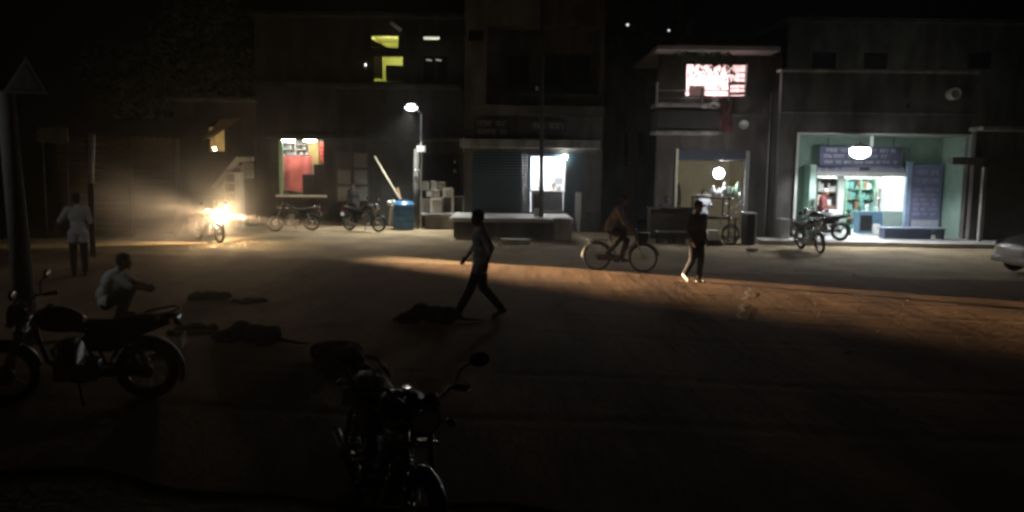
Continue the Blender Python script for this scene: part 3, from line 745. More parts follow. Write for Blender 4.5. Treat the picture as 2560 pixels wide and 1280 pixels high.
# red cloth hanging in the kiosk
def cloth_sheet(name, label, cat, px, Y, m, folds, rng, amp=.05, group=None):
    x0, x1, z0, z1 = R(*px, Y); mb = MB(); nx, nz = 24, 14; vv = []
    for j in range(nz+1):
        for i in range(nx+1):
            u, v = i/nx, j/nz
            vv.append((x0+(x1-x0)*u+.03*math.sin(v*5+u*3), Y+amp*math.sin(u*folds*2*PI+v*2)*(1-.4*v)+amp*.5*math.sin(v*9+u*4), z1+(z0-z1)*v+.03*math.sin(u*7)*v))
    mb.add(vv, [(j*(nx+1)+i, j*(nx+1)+i+1, (j+1)*(nx+1)+i+1, (j+1)*(nx+1)+i) for j in range(nz) for i in range(nx)])
    return single(mb, name, m, label, cat, group, smooth=True, fixn=False)
redc = mat('red_cloth', (0.52, 0.14, 0.12), 0.8, 0.25, 3, 0.2)
cloth_sheet('red_cloth', 'big red cloth hung across the inside of the lit kiosk', 'cloth', (704, 390, 782, 478), Y1+1.1, redc, 3, RNG, .04)
x = R(799, 355, 810, 406, Y1+.9); mb = MB()
for k in range(5):
    z = x[3]-(x[3]-x[2])*k/5; mb.box(x[0], x[1], Y1+.85, Y1+.95, z-.15, z-.01)
single(mb, 'packet_strip', mat('red_packet', (0.6, 0.10, 0.07), 0.35, 0.4, 14), 'strip of red snack packets hanging at the right side of the kiosk', 'packets', bevel=.01)
x = R(772, 353, 797, 420, Y1+1.6); mb = MB(); mb.box(x[0], x[1], Y1+1.55, Y1+1.9, x[2], x[3]); single(mb, 'cupboard', mat('ochre_paint', (0.42, 0.33, 0.13), 0.7, 0.2, 4), 'tall ochre cupboard in the kiosk between the goods shelf and the red packets', 'cupboard', bevel=.01)
# goods shelf
x0, x1, z0, z1 = R(707, 352, 771, 388, Y1+1.7)
t2 = thing('goods_shelf', 'wall shelf full of jars above the red cloth in the kiosk', 'shelf', ((x0+x1)/2, Y1+1.9, z0))
for k in range(3):
    z = z0+(z1-z0)*k/2.6; mb = MB(); mb.box(x0, x1, Y1+1.6, Y1+2.2, z, z+.02); mb.build('shelf_board', M['white_paint'], t2)
mb = MB(); mb.box((x0+x1)/2-.02, (x0+x1)/2+.02, Y1+1.58, Y1+2.2, z0, z1); mb.build('divider', M['white_paint'], t2)
jar_mats = [mat('jar_%s' % n, c, 0.3, 0.2, 9) for n, c in (('grey', (.35, .36, .34)), ('dark', (.10, .09, .08)), ('cream', (.6, .55, .42)), ('white', (.75, .75, .72)))]
for r in range(2):
    for k in range(9):
        xx = x0+.08+(x1-x0-.16)*k/8; z = z0+(z1-z0)*r/2.6+.022
        if abs(xx-(x0+x1)/2) < .06: continue
        mb = MB(); h = RNG.uniform(.12, .22); mb.lathe((xx, Y1+1.75, z), [(.05, 0), (.055, h*.1), (.055, h*.75), (.035, h*.85), (.04, h)], 12)
        single(mb, 'jar', jar_mats[RNG.randrange(4)], 'small jar lined up on the kiosk shelf above the red cloth', 'jar', 'jars on the kiosk shelf', smooth=True)
for k, (px, lab) in enumerate((((758, 436, 790, 487), 'dark box standing in front of the red cloth on the kiosk counter'), ((785, 411, 811, 487), 'taller dark box at the right corner of the kiosk counter'))):
    x = R(*px, Y1+.42); mb = MB(); mb.box(x[0], x[1], Y1+.3+.1*k, Y1+.55+.1*k, kio[2]-.299, x[3]); single(mb, 'storage_box', mat('dark_box', (0.035, 0.032, 0.03), 0.7, 0.3, 5), lab, 'box', bevel=.012)
# shutter panels to the right of the kiosk
x0, x1, z0, z1 = R(838, 380, 922, 505, Y1-.05)
t2 = thing('panelled_shutter', 'grey shutter of square panels right of the red kiosk', 'shutter', ((x0+x1)/2, Y1, z0))
mb = MB(); mb.box(x0, x1, Y1-.05, Y1-.004, z0, z1); mb.build('shutter_frame', mat('shutter_dark', (0.05, 0.05, 0.05), 0.7, 0.3, 5), t2)
for c in range(2):
    for r in range(3):
        if c == 0 and r == 2: continue
        w_, h_ = (x1-x0)/2, (z1-z0)/3
        mb = MB(); mb.box(x0+c*w_+.1, x0+(c+1)*w_-.06, Y1-.075, Y1-.053, z0+r*h_+.05, z0+(r+1)*h_-.05); mb.build('panel', mat('panel_grey', (0.17, 0.165, 0.15), 0.8, 0.2, 3), t2)
# upstairs rooms
yg = mat('lime_wall', (0.50, 0.52, 0.20), 0.9, 0.12, 2)
mb = MB(); room(mb, upA[0]-.1, upB[1]+.3, upB[2]-.1, upA[3]+.15, Y1+.22, Y1+2.6); mb.build('upper_room', yg, t, fixn=False)
p = W(985, 128, Y1+1.0); mb = MB(); mb.ball(p, .06, 12, 8); mb.build('bulb', glow('yellow_bulb', (1, .93, .6), YBULB), t, smooth=True)
x = R(936, 142, 957, 197, Y1+.3); mb = MB(); mb.box(x[0], x[1], Y1+.26, Y1+.32, x[2], x[3]); mb.build('door_leaf', mat('lime_door', (0.30, 0.31, 0.14), 0.7, 0.15, 4), t)
x = R(917, 140, 936, 203, Y1+.2); mb = MB(); mb.box(x[0]+.004, x[1], Y1+.1, Y1+.16, x[2]+.003, x[3]-.003); mb.build('door_leaf', M['dark_wood'], t)
x = R(965, 164, 1007, 203, Y1+.12); mb = MB(); mb.box(x[0], x[1]-.004, Y1+.08, Y1+.14, x[2]+.003, x[3]); mb.build('parapet', mat('dark_board', (.03, .03, .026), .9, .3, 4), t)
x = R(927, 98, 972, 119, Y1+.15); mb = MB(); mb.add([(x[0], Y1+.15, x[3]), (x[0], Y1+.15, x[2]+.004), (x[1], Y1+.15, x[2]+.004)], [(0,1,2)]); mb.build('curtain', mat('grey_curtain', (.16, .16, .10), .9, .2, 6), t)
mb = MB(); room(mb, slit[0]-.3, slit[1]+.3, slit[2]-.6, slit[3]+.2, Y1+.221, Y1+1.6); mb.build('stair_room', kr, t, fixn=False)
p = W(1078, 96, Y1+.9); mb = MB(); mb.cyl((p.x-.28, p.y, p.z+.12), (p.x+.28, p.y, p.z+.12), .02, n=10); mb.build('tube_lamp', glow('slit_tube', (1, .97, .92), 200), t, smooth=True)
x = win; mb = MB(); mb.box(x[0]+.003, x[1]-.003, Y1+.12, Y1+.14, x[2]+.003, x[3]-.003); mb.build('window_pane', mat('dark_glass', (.012, .013, .014), .08, .1, 5, spec=.8), t)
mb = MB(); xm = (x[0]+x[1])/2; mb.box(xm-.03, xm+.03, Y1+.08, Y1+.117, x[2]+.003, x[3]-.003); mb.build('window_frame', M['dark_wood'], t)
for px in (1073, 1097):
    p = W(px, 150, Y1+.07); mb = MB(); mb.tube([p+V(-.12, 0, .01), p, p+V(.10, 0, -.02)], .022, 6); mb.build('window_glint', glow('reflected_tube', (1, 1, .95), .35), t, smooth=True)  # glints on the dark pane, put in as faintly glowing tubes
p = W(1000, 66, Y1-.2); mb = MB(); mb.tube([W(977, 56, Y1-.3), W(1003, 76, Y1-.1)], .07, 8); mb.build('rain_spout', M['white_paint'], t, smooth=True)
# wall lamp beside the yellow door
p = W(914, 162, Y1-.06); t2 = thing('wall_lamp', 'tiny lit white bulb on the dark wall left of the yellow upstairs doorway', 'wall lamp', p)
mb = MB(); mb.box(p.x-.04, p.x+.04, p.y-.02, p.y+.057, p.z-.14, p.z-.05); mb.build('lamp_holder', M['white_plastic'], t2)
mb = MB(); mb.ball(p, (.03, .03, .055), 12, 8); mb.build('bulb', glow('small_bulb', (1, 1, .92), 3), t2, smooth=True)
# store recess
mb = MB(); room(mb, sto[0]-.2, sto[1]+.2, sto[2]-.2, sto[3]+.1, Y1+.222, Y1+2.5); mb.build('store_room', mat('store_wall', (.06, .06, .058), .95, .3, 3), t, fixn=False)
for py, r, lab in ((405, .035, 'small shiny steel pot hanging in the dark store, upper of two'), (428, .06, 'brighter round steel pot hanging in the dark store, lower of two')):
    p = W(1137, py, Y1+.1); t2 = thing('hanging_pot', lab, 'pot', p)
    mb = MB(); mb.lathe(p-V(0, 0, .06), [(.03, 0), (r+.02, .03), (r+.025, .07), (r, .11), (r+.015, .125)], 16); mb.build('pot', M['chrome'], t2, smooth=True)
    mb = MB(); mb.cyl(p+V(0, 0, .06), (p.x, p.y, sto[3] if py < 410 else p.z+.3), .004, n=6); mb.build('hook_wire', M['dark_metal'], t2)
# plinth and boxes at the street lamp
x0, x1, z0, z1 = R(1052, 534, 1190, 577, Ysl-.2); zp = z1
t2 = thing('stone_plinth', 'low grey stone plinth carrying the stacked cartons beside the street lamp', 'plinth', ((x0+x1)/2, Ysl, 0))
mb = MB(); mb.box(x0+.15, x1-.2, Ysl-.15, Y1-.006, 0, z1-.09); mb.build('base', M['concrete'], t2, bevel=.02)
mb = MB(); mb.box(x0, x1, Ysl-.28, Y1-.006, z1-.088, z1); mb.build('slab', M['pale_concrete'], t2, bevel=.015)
def carton(px, Y, dep, lab, m=None, open_=False, z=None, rz=0.0, nm='carton'):
    x0, x1, z0, z1 = R(*px, Y)
    if z is not None: z0 = z
    t_ = thing(nm, lab, 'box' if nm == 'carton' else 'crate', ((x0+x1)/2, Y+dep/2, z0), rz, None, world=False)
    w_, h_ = (x1-x0)/2, z1-z0; mb = MB(); th = .018
    if open_:                                            # crate lying on its side, open to the street
        mb.box(-w_, w_, -dep/2, dep/2, 0, th); mb.box(-w_, w_, -dep/2, dep/2, h_-th, h_)
        mb.box(-w_, -w_+th*2.2, -dep/2+.002, dep/2, th+.001, h_-th-.001); mb.box(w_-th*2.2, w_, -dep/2+.002, dep/2, th+.001, h_-th-.001)
        mb.build('shell', m or M['white_plastic'], t_, bevel=.004)
        mb = MB(); mb.box(-w_+.05, w_-.05, dep*.1, dep*.15, th+.002, h_-th-.002); mb.build('back_panel', mat('crate_inside', (.12, .115, .11), .8, .2, 5), t_)
    else:
        mb.box(-w_, w_, -dep/2, dep/2, 0, h_); mb.build('body', m or M['carton'], t_, bevel=.01)
        mb = MB(); mb.box(-w_*.98, w_*.98, -dep*.06, dep*.06, h_+.001, h_+.004); mb.build('tape', mat('tape', (.45, .38, .25), .4, .1, 5), t_)
        mb = MB(); mb.quad((-w_*.97, -dep/2, h_+.002), (w_*.97, -dep/2, h_+.002), (w_*.9, -dep/2-.09, h_+.05), (-w_*.9, -dep/2-.09, h_+.05)); mb.build('flap', m or M['carton'], t_)
    return t_
Yc_ = Ysl-.1
pale = mat('pale_carton', (.70, .68, .64), .8, .15, 5); greyc = mat('grey_carton', (.34, .33, .31), .85, .2, 5)
carton((1076, 496, 1104, 535), Yc_, .45, 'tall pale carton at the front of the plinth stack, under the dark gap', pale, z=zp+.002)
carton((1104, 492, 1131, 535), Yc_+.02, .5, 'white crate on its side with a dark inside, middle of the bottom row', M['white_plastic'], True, z=zp+.002)
carton((1131, 491, 1160, 532), Yc_+.02, .5, 'white crate on its side at the right end of the bottom row', M['white_plastic'], True, z=zp+.002)
carton((1055, 498, 1075, 535), Yc_+.05, .4, 'narrow grey carton hard against the street lamp pole', greyc, z=zp+.002)
z2 = R(1104, 492, 1131, 535, Yc_+.02)[3]+.002
z3 = R(1076, 496, 1104, 535, Yc_)[3]+.06
carton((1107, 472, 1133, 491), Yc_+.03, .42, 'pale grey carton sitting on top of the middle white crate', pale, z=z2)
carton((1066, 480, 1079, 497), Yc_+.08, .3, 'small white packet standing on the tall pale carton', M['white_plastic'], z=z3)
carton((1084, 478, 1098, 497), Yc_+.06, .3, 'small tilted cream packet beside the white packet', M['carton'], z=z3, rz=.2)
z4 = R(1066, 480, 1079, 497, Yc_+.08)[3]+.06
carton((1049, 456, 1072, 472), Yc_+.25, .4, 'wide pale box at the top left of the stack, touching the lamp pole', pale, z=z4)
carton((1080, 455, 1096, 474), Yc_+.2, .3, 'white box tipped up at the top of the stack', M['white_plastic'], z=z4, rz=-.4)
carton((1096, 457, 1113, 473), Yc_+.22, .3, 'square whitish box, topmost right of the stack', M['carton'], z=z4, rz=.1)
carton((1072, 472, 1088, 484), Yc_+.3, .3, 'half hidden brown carton in the middle of the stack', greyc, z=z3)

# blue water tank with sticks and bundle
base = G(1009, 573); s_ = 1970/base.y
t = thing('blue_tank', 'ribbed blue plastic water tank standing left of the street lamp pole', 'water tank', base, world=False)
r = 26/s_; hh = 73/s_
prof = [(r*.94, 0), (r, .03)]
for k in range(4):
    z = .05+k*(hh*.8)/4; prof += [(r, z), (r*.985, z+.05), (r*.985, z+hh*.2-.07), (r, z+hh*.2-.02), (r*1.03, z+hh*.2-.005), (r*1.03, z+hh*.2+.01)]
prof += [(r, hh*.86), (r*.86, hh*.955), (r*.5, hh*.975)]
mb = MB(); mb.lathe((0, 0, 0), prof, 40); mb.build('tank', mat('blue_plastic', (0.045, 0.16, 0.32), 0.35, 0.2, 4, spec=.5), t, smooth=True)
mb = MB(); mb.lathe((0, 0, hh*.965), [(r*.42, 0), (r*.42, .05), (r*.38, .07)], 30); mb.build('lid', mat('blue_lid', (0.015, 0.05, 0.1), 0.4, 0.2, 4), t, smooth=True)
mb = MB(); a, b = W(936, 391, base.y+.55), W(1001, 500, base.y+.35); b = b+(b-a)*.95; mb.cyl(a, b, .035, .04, 10); single(mb, 'bamboo_pole', mat('bamboo', (.42, .37, .27), .7, .25, 6), 'long pale pole leaning out behind the blue tank', 'pole', smooth=True)
mb = MB(); a, b = W(993, 470, base.y+.52), W(1002, 500, base.y+.5); b = b+(b-a)*2.4; mb.cyl(a, b, .045, .045, 10); single(mb, 'wooden_post', M['wood'], 'short stick standing behind the blue tank', 'stick', smooth=True)
rg = random.Random(5); mb = MB(); c = W(983, 511, base.y-.05)
for k in range(16): mb.ball(c+V(rg.uniform(-.2, .12), rg.uniform(-.1, .12), rg.uniform(-.14, .11)), (rg.uniform(.06, .12), .09, rg.uniform(.05, .1)), 9, 7)
mb.cap(c+V(-.05, .1, -.1), c+V(-.1, .3, -.75), .10, .13)
single(mb, 'cloth_bundle', mat('white_cloth', (.66, .64, .58), .9, .15, 6), 'crumpled white cloth bundle at the left shoulder of the blue tank', 'cloth', smooth=True, remesh=.025, smoothit=2)

# ================================================================== building 2: stair house left of the kiosk
Y2 = Ysl+.6
bx0_, bx1_, _, bz1_ = R(440, 255, 640, 580, Y2)
t = thing('stair_house', 'low dark house with a white stair parapet and a warm lit slatted window', 'building', ((bx0_+bx1_)/2, Y2, 0))
wn = R(521, 318, 561, 379, Y2)
mb = MB(); wall_holes(mb, bx0_, bx1_-.01, 0, bz1_, Y2, .2, [wn]); mb.build('wall', plaster_b, t, fixn=False)
mb = MB(); mb.box(bx0_-.2, bx1_-.01, Y2-.3, Y2+3, bz1_+.004, bz1_+.12); mb.build('roof', M['concrete'], t)
mb = MB(); room(mb, wn[0]-.4, wn[1]+.4, wn[2]-.4, wn[3]+.2, Y2+.2, Y2+1.8); mb.build('room', mat('warm_wall', (.5, .42, .25), .9, .15, 2), t, fixn=False)
mb = MB(); nn = 13
for k in range(nn):
    z = wn[2]+(wn[3]-wn[2])*(k+.5)/nn; mb.box(wn[0]+.003, wn[1]-.003, Y2+.05, Y2+.075, z-.028, z+.012)
mb.build('slats', mat('slat_wood', (.30, .24, .15), .7, .2, 5), t)
p = W(537, 372, Y2+.9); mb = MB(); mb.ball(p, .05, 12, 8); mb.build('bulb', glow('warm_bulb', (1, .8, .5), WBULB), t, smooth=True)
mb = MB(); a = W(515, 352, Y2-.5); b = W(560, 300, Y2-.5); mb.add([(a.x, Y2-.9, a.z), (b.x, Y2-.9, b.z), (b.x+.5, Y2-.003, b.z+.1), (a.x, Y2-.003, a.z+.1)], [(0,1,2,3)]); mb.build('awning', M['wood'], t)
Ys = Y2-.55                                              # white stair parapet
mb = MB(); pts = [(527, 470), (592, 392), (634, 392), (634, 403), (598, 405), (541, 474)]
pl = [W(px, py, Ys) for px, py in pts]; mb.prism([(p.x, p.z) for p in pl], Ys-.08, Ys+.08); mb.build('stair_parapet', M['white_paint'], t, bevel=.01)
a, b = W(535, 478, Ys+.2), W(600, 405, Ys+.2); mb = MB()
for k in range(9):
    z = a.z+(b.z-a.z)*k/9; x = a.x+(b.x-a.x)*k/9; mb.box(x, x+(b.x-a.x)/9+.08, Ys+.085, Y2-.005, max(0, z-.35), z)
mb.box(a.x-1.0, a.x-.002, Ys+.085, Y2-.006, 0, a.z-.2)
mb.build('stairs', M['concrete'], t)
# notice board on the landing
x0, x1, z0, z1 = R(606, 406, 634, 446, Ys-.12)
t2 = thing('notice_board', 'grey notice board with dark lines of writing under the stair landing', 'sign', ((x0+x1)/2, Ys, z0))
mb = MB(); mb.box(x0, x1, Ys-.12, Ys-.09, z0, z1); mb.build('board', mat('grey_board', (.34, .33, .30), .8, .2, 4), t2)
mb = MB(); lettering(mb, x0+.03, x1-.03, z0+.05, z1-.1, Ys-.12, 5, RNG); mb.build('lettering', mat('dark_ink', (.06, .055, .05), .8, .2, 5), t2)
mb = MB(); mb.box((x0+x1)/2-.03, (x0+x1)/2+.03, Ys-.088, Ys-.04, 0, z0+.2); mb.build('post', M['dark_metal'], t2)
# white cabinet
x0, x1, z0, z1 = R(559, 431, 602, 500, Ys-.7); z0 = 0
t2 = thing('display_cabinet', 'white painted cabinet with open square compartments below the stair parapet', 'cabinet', ((x0+x1)/2, Ys-.5, 0))
mb = MB(); D0, D1 = Ys-.7, Ys-.3
mb.box(x0, x0+.06, D0, D1, 0, z1); mb.box(x1-.24, x1, D0, D1, 0, z1)
for k in range(7):
    z = z1-k*.36
    if z > .1: mb.box(x0+.061, x1-.241, D0+.003, D1, z-.07, z-.002)
mb.build('frame', M['white_paint'], t2, bevel=.006)
mb = MB(); mb.box(x0+.062, x1-.242, D1-.03, D1-.005, .02, z1-.075); mb.build('back_board', mat('cab_back', (.2, .17, .15), .8, .3, 5), t2)

# ================================================================== building 3: plank hut at the far left
Y3 = 27.0
x0, x1, _, z1 = R(150, 342, 452, 570, Y3)
t = thing('plank_hut', 'long brown plank hut behind the lit headlight at the left', 'hut', ((x0+x1)/2, Y3, 0))
mb = MB(); z = 0; k = 0; rg = random.Random(3)
while z < z1-.05:
    h = rg.uniform(.16, .26); xx = x0
    while xx < x1-.05:
        L_ = min(x1-xx, rg.uniform(1.6, 3.0)); o_ = rg.uniform(0, .02); mb.box(xx, xx+L_-.008, Y3-.04-o_, Y3-o_, z, min(z+h-.02, z1)); xx += L_
    z += h
mb.build('wall', mat('plank', (.24, .165, .10), .9, .45, 3, .4, stretch=(.5, 1, 6)), t)
mb = MB(); nn = 40
for k in range(nn):
    a = x0-.4+(x1-x0+.8)*k/nn; b = a+(x1-x0+.8)/nn; q = .03*(k % 2)
    mb.add([(a, Y3-.9, z1-.05+q), (b, Y3-.9, z1-.05+.03-q), (b, Y3+2.5, z1+.75+.03-q), (a, Y3+2.5, z1+.75+q)], [(0,1,2,3)])
mb.build('roof', mat('rusty_sheet', (.20, .15, .11), .7, .4, 2, metal=.2), t, fixn=False)
for px in (225, 330, 440):
    p = W(px, 500, Y3-.75); mb = MB(); mb.cyl((p.x, p.y, 0), (p.x, p.y, z1-.03), .06, n=10); mb.build('post', M['wood'], t, smooth=True)
# whitish board and pipe
x = R(92, 318, 170, 356, 24.5)
t2 = thing('blank_board', 'faded pale board on two posts at the far left edge of the hut', 'sign', ((x[0]+x[1])/2, 24.5, 0))
mb = MB(); mb.box(x[0], x[1], 24.48, 24.52, x[2], x[3]); mb.build('board', mat('faded_board', (.28, .27, .24), .85, .4, 2), t2, bevel=.008)
for xx in (x[0]+.12, x[1]-.12): mb = MB(); mb.cyl((xx, 24.56, 0), (xx, 24.56, x[3]), .035, n=10); mb.build('post', M['dark_metal'], t2)
a, b = W(231, 335, 20.0), W(226, 457, 20.0)
g0 = V(b.x-.02, 20.0, 0)
t2 = thing('striped_post', 'slim dark post whose upper length is painted white, behind the person in the white shirt', 'post', g0)
mb = MB(); mb.cyl(b, a, .075, .07, 12); mb.build('white_section', M['white_paint'], t2, smooth=True)
mb = MB(); mb.cyl(g0, b-V(0, 0, .002), .07, .07, 12); mb.build('lower_section', M['dark_wood'], t2, smooth=True)

# ================================================================== building 4: centre building with the bright counter window
Y4 = 30.2
x0, x1, _, _ = R(1160, 0, 1508, 580, Y4)
zt = 10.5
t = thing('balcony_building', 'tall dark building with a recessed balcony above the brightly lit counter window', 'building', ((x0+x1)/2, Y4, 0))
vent = R(1170, 73, 1208, 102, Y4); bay = R(1216, 62, 1500, 262, Y4)
shopw = R(1322, 390, 1413, 476, Y4); shutl = R(1182, 378, 1320, 532, Y4); cnt = R(1326, 478, 1410, 532, Y4)
zplat = R(1130, 533, 1420, 560, Y4-1)[3]
mb = MB(); wall_holes(mb, x0, x1, 0, zt, Y4, .25, [vent, bay, shopw, shutl, cnt]); mb.build('wall', plaster_c, t, fixn=False)
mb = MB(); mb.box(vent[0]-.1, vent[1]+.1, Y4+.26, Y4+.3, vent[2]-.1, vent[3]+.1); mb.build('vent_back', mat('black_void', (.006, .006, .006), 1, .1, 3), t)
# recessed bay
yb = Y4+1.3
mb = MB(); w1, w2, w3 = R(1265, 140, 1322, 213, yb), R(1350, 140, 1404, 213, yb), R(1413, 140, 1477, 213, yb)
wall_holes(mb, bay[0]-.05, bay[1]+.05, bay[2]-.1, bay[3]+.1, yb, .2, [w1, w2, w3]); mb.build('bay_wall', plaster_c, t, fixn=False)
mb = MB(); X0, X1, Z0, Z1 = bay; mb.quad((X0, Y4+.25, Z0), (X0, yb, Z0), (X0, yb, Z1), (X0, Y4+.25, Z1)); mb.quad((X1, Y4+.25, Z0), (X1, Y4+.25, Z1), (X1, yb, Z1), (X1, yb, Z0)); mb.quad((X0, Y4+.25, Z0), (X1, Y4+.25, Z0), (X1, yb, Z0), (X0, yb, Z0)); mb.quad((X0, Y4+.25, Z1), (X0, yb, Z1), (X1, yb, Z1), (X1, Y4+.25, Z1)); mb.build('balcony_lining', plaster_c, t, fixn=False)
for wq in (w1, w2, w3):
    mb = MB(); mb.box(wq[0]+.003, wq[1]-.003, yb+.1, yb+.12, wq[2]+.003, wq[3]-.003); wo = mb.build('window', MATS['dark_glass'], t)
    mb = MB(); mb.box(wq[0]-.07, wq[0]-.003, yb-.05, yb-.003, wq[2]-.07, wq[3]+.07); mb.box(wq[1]+.003, wq[1]+.07, yb-.05, yb-.003, wq[2]-.07, wq[3]+.07); mb.box(wq[0]-.002, wq[1]+.002, yb-.049, yb-.004, wq[3]+.003, wq[3]+.07); mb.box((wq[0]+wq[1])/2-.03, (wq[0]+wq[1])/2+.03, yb+.04, yb+.09, wq[2]+.003, wq[3]-.003)
    mb.build('window_frame', M['dark_wood'], wo)
pr = R(1298, 236, 1500, 262, Y4); mb = MB(); mb.box(pr[0], pr[1]-.004, Y4+.03, Y4+.15, bay[2]+.003, pr[3]); mb.build('balcony_parapet', plaster_d, t, bevel=.015)
lg = R(1205, 264, 1510, 288, Y4-.5); mb = MB(); mb.box(lg[0], lg[1], Y4-.55, Y4-.004, lg[2], lg[3]); mb.build('ledge', plaster_c, t, bevel=.02)
cn = R(1150, 349, 1500, 370, Y4-.7); mb = MB(); mb.box(cn[0], cn[1], Y4-.85, Y4-.004, cn[2], cn[3]); mb.build('canopy', M['concrete'], t, bevel=.02)
# roller shutter left of the lit window
x = shutl; mb = MB(); n = 22
for k in range(n):
    z = x[2]+(x[3]-x[2])*k/n; mb.box(x[0]+.003, x[1]-.003, Y4+.05, Y4+.09+.015*(k % 2), z+.002, z+(x[3]-x[2])/n-.006)
mb.build('roller_shutter', mat('teal_shutter', (.030, .058, .07), .55, .25, 3, metal=.3), t)
x = R(1416, 384, 1458, 532, Y4); mb = MB()
for k in range(n):
    z = x[2]+(x[3]-x[2])*k/n; mb.box(x[0], x[1], Y4-.06+.012*(k % 2), Y4-.004, z+.002, z+(x[3]-x[2])/n-.006)
mb.build('roller_shutter', MATS['teal_shutter'], t)
x = R(1463, 392, 1500, 532, Y4); mb = MB(); mb.box(x[0], x[1], Y4-.12, Y4-.004, zplat, x[3]); mb.build('pilaster', plaster_d, t, bevel=.01)
# lit counter room
lw = mat('lit_wall', (.78, .78, .78), .9, .08, 2)
mb = MB(); room(mb, shopw[0]-.25, shopw[1]+.5, shopw[2]-.9, shopw[3]+.1, Y4+.251, Y4+2.6); mb.build('shop_room', lw, t, fixn=False)
for yy in (.5, 1.5):
    mb = MB(); zc = shopw[3]+.02; mb.cyl((shopw[0]+.1, Y4+yy+.1, zc), (shopw[1]-.1, Y4+yy+.1, zc), .022, n=10); mb.build('tube_lamp', glow('shop_tube', (.93, .97, 1), SHOPT), t, smooth=True)
bl = mat('blue_frame', (.14, .30, .50), .5, .15, 5)
x = R(1320, 389, 1333, 530, Y4); mb = MB(); mb.box(x[0], x[0]+.10, Y4-.05, Y4-.004, x[2], x[3]); mb.box(shopw[0]+.004, shopw[1], Y4-.05, Y4-.003, shopw[3]-.04, shopw[3]+.06); mb.build('door_frame', bl, t)
p = W(1412, 393, Y4-.12); mb = MB(); mb.ball(p, .07, 12, 8); mb.build('bulb', glow('corner_bulb', (.95, .98, 1), 200), t, smooth=True)
# counter below the window
t2 = thing('shop_counter', 'grey shop counter with a bright top edge under the lit window', 'counter', ((cnt[0]+cnt[1])/2, Y4, cnt[2]))
mb = MB(); mb.box(cnt[0]+.05, cnt[1]-.05, Y4+.05, Y4+.45, cnt[2]+.004, cnt[3]-.02); mb.build('front_panel', mat('counter_grey', (.20, .20, .22), .6, .2, 4), t2)
mb = MB(); mb.box(cnt[0]+.01, cnt[1]+.02, Y4-.14, Y4+.7, cnt[3]-.018, cnt[3]+.035); mb.build('top', M['white_paint'], t2, bevel=.008)
mb = MB(); mb.box(cnt[0]+.3, cnt[1]+.0, Y4-.12, Y4+.047, cnt[2]+.004, cnt[2]+.1); mb.build('foot_rail', M['steel'], t2)
x = R(1334, 486, 1352, 528, Y4+.03); mb = MB(); mb.box(x[0], x[1], Y4+.02, Y4+.048, x[2], x[3]); mb.build('dark_panel', MATS['dark_box'], t2)
# goods in the lit room
for px, py, wq, hq, cc, lab in ((1396, 452, 22, 17, (.30, .30, .32), 'grey carton high at the right in the lit counter window'), (1403, 436, 14, 8, (.55, .55, .56), 'pale parcel on top of the grey carton in the lit window'), (1398, 472, 12, 12, (.6, .6, .6), 'light box on the sill at the right of the lit window'), (1345, 472, 10, 12, (.4, .4, .42), 'grey pot on the sill at the left of the lit window')):
    x = R(px-wq/2, py-hq/2, px+wq/2, py+hq/2, Y4+1.4); mb = MB(); mb.box(x[0], x[1], Y4+1.3, Y4+1.6, x[2], x[3]); single(mb, 'parcel', mat('parcel_%d' % px, cc, .7, .2, 5), lab, 'parcel', bevel=.02)
mb = MB(); x = R(1380, 444, 1412, 448, Y4+1.4); zz = R(1396, 444, 1396, 461, Y4+1.4)[2]
mb.box(x[0]-.1, shopw[1]+.49, Y4+1.2, Y4+1.8, zz-.03, zz-.003); single(mb, 'wall_shelf', M['white_paint'], 'white shelf carrying the grey carton inside the lit window', 'shelf')
# platform
plx = R(1132, 534, 1424, 576, Y4-1.6)
t2 = thing('shop_platform', 'long pale concrete platform with a broken front in front of the lit counter window', 'platform', ((plx[0]+plx[1])/2, Y4-1, 0))
zp4 = R(1322, 478, 1410, 531, Y4)[2]
zp4 = W(1350, 533, Y4-.02).z
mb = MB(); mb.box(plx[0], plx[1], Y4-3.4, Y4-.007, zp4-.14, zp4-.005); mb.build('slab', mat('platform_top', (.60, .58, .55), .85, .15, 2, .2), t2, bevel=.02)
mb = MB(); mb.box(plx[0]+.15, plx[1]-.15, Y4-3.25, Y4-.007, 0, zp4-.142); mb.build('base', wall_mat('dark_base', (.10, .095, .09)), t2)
x = R(1384, 545, 1428, 588, Y4-3.7); t3 = single(MB().box(x[0], x[1], Y4-3.95, Y4-3.42, 0, x[3]), 'stone_block', M['pale_concrete'], 'pale weathered block at the right corner of the platform', 'block', bevel=.04)
x = R(1438, 481, 1453, 560, Y4-1.2)
mb = MB(); mb.prism([(x[0]+.12, 0), (x[1]-.05, 0), (x[1], .9), (x[1], x[3]), (x[0], x[3]), (x[0], .7)], Y4-1.22, Y4-1.16); single(mb, 'white_plank', M['white_paint'], 'tall narrow white board standing right of the platform', 'board', bevel=.008)
x = R(1250, 588, 1322, 608, Y4-3.0)
t3 = thing('stone_step', 'single low stone step on the ground in front of the platform', 'step', ((x[0]+x[1])/2, Y4-3, 0))
mb = MB(); p = G(1252, 610); q = G(1325, 606); mb.box(p.x, q.x, p.y, p.y+.7, 0, .14); mb.build('slab', M['pale_concrete'], t3, bevel=.03)
x = W(1222+122, 548, Y4-2.0); p = W(1343, 545, Y4-1.9)
mb = MB(); mb.lathe((p.x, Y4-1.9, zp4-.003), [(.09, 0), (.12, .02), (.13, .16), (.10, .24), (.12, .27)], 16); single(mb, 'water_pot', M['steel'], 'small metal pot on the platform edge beside the dark pole', 'pot', smooth=True)
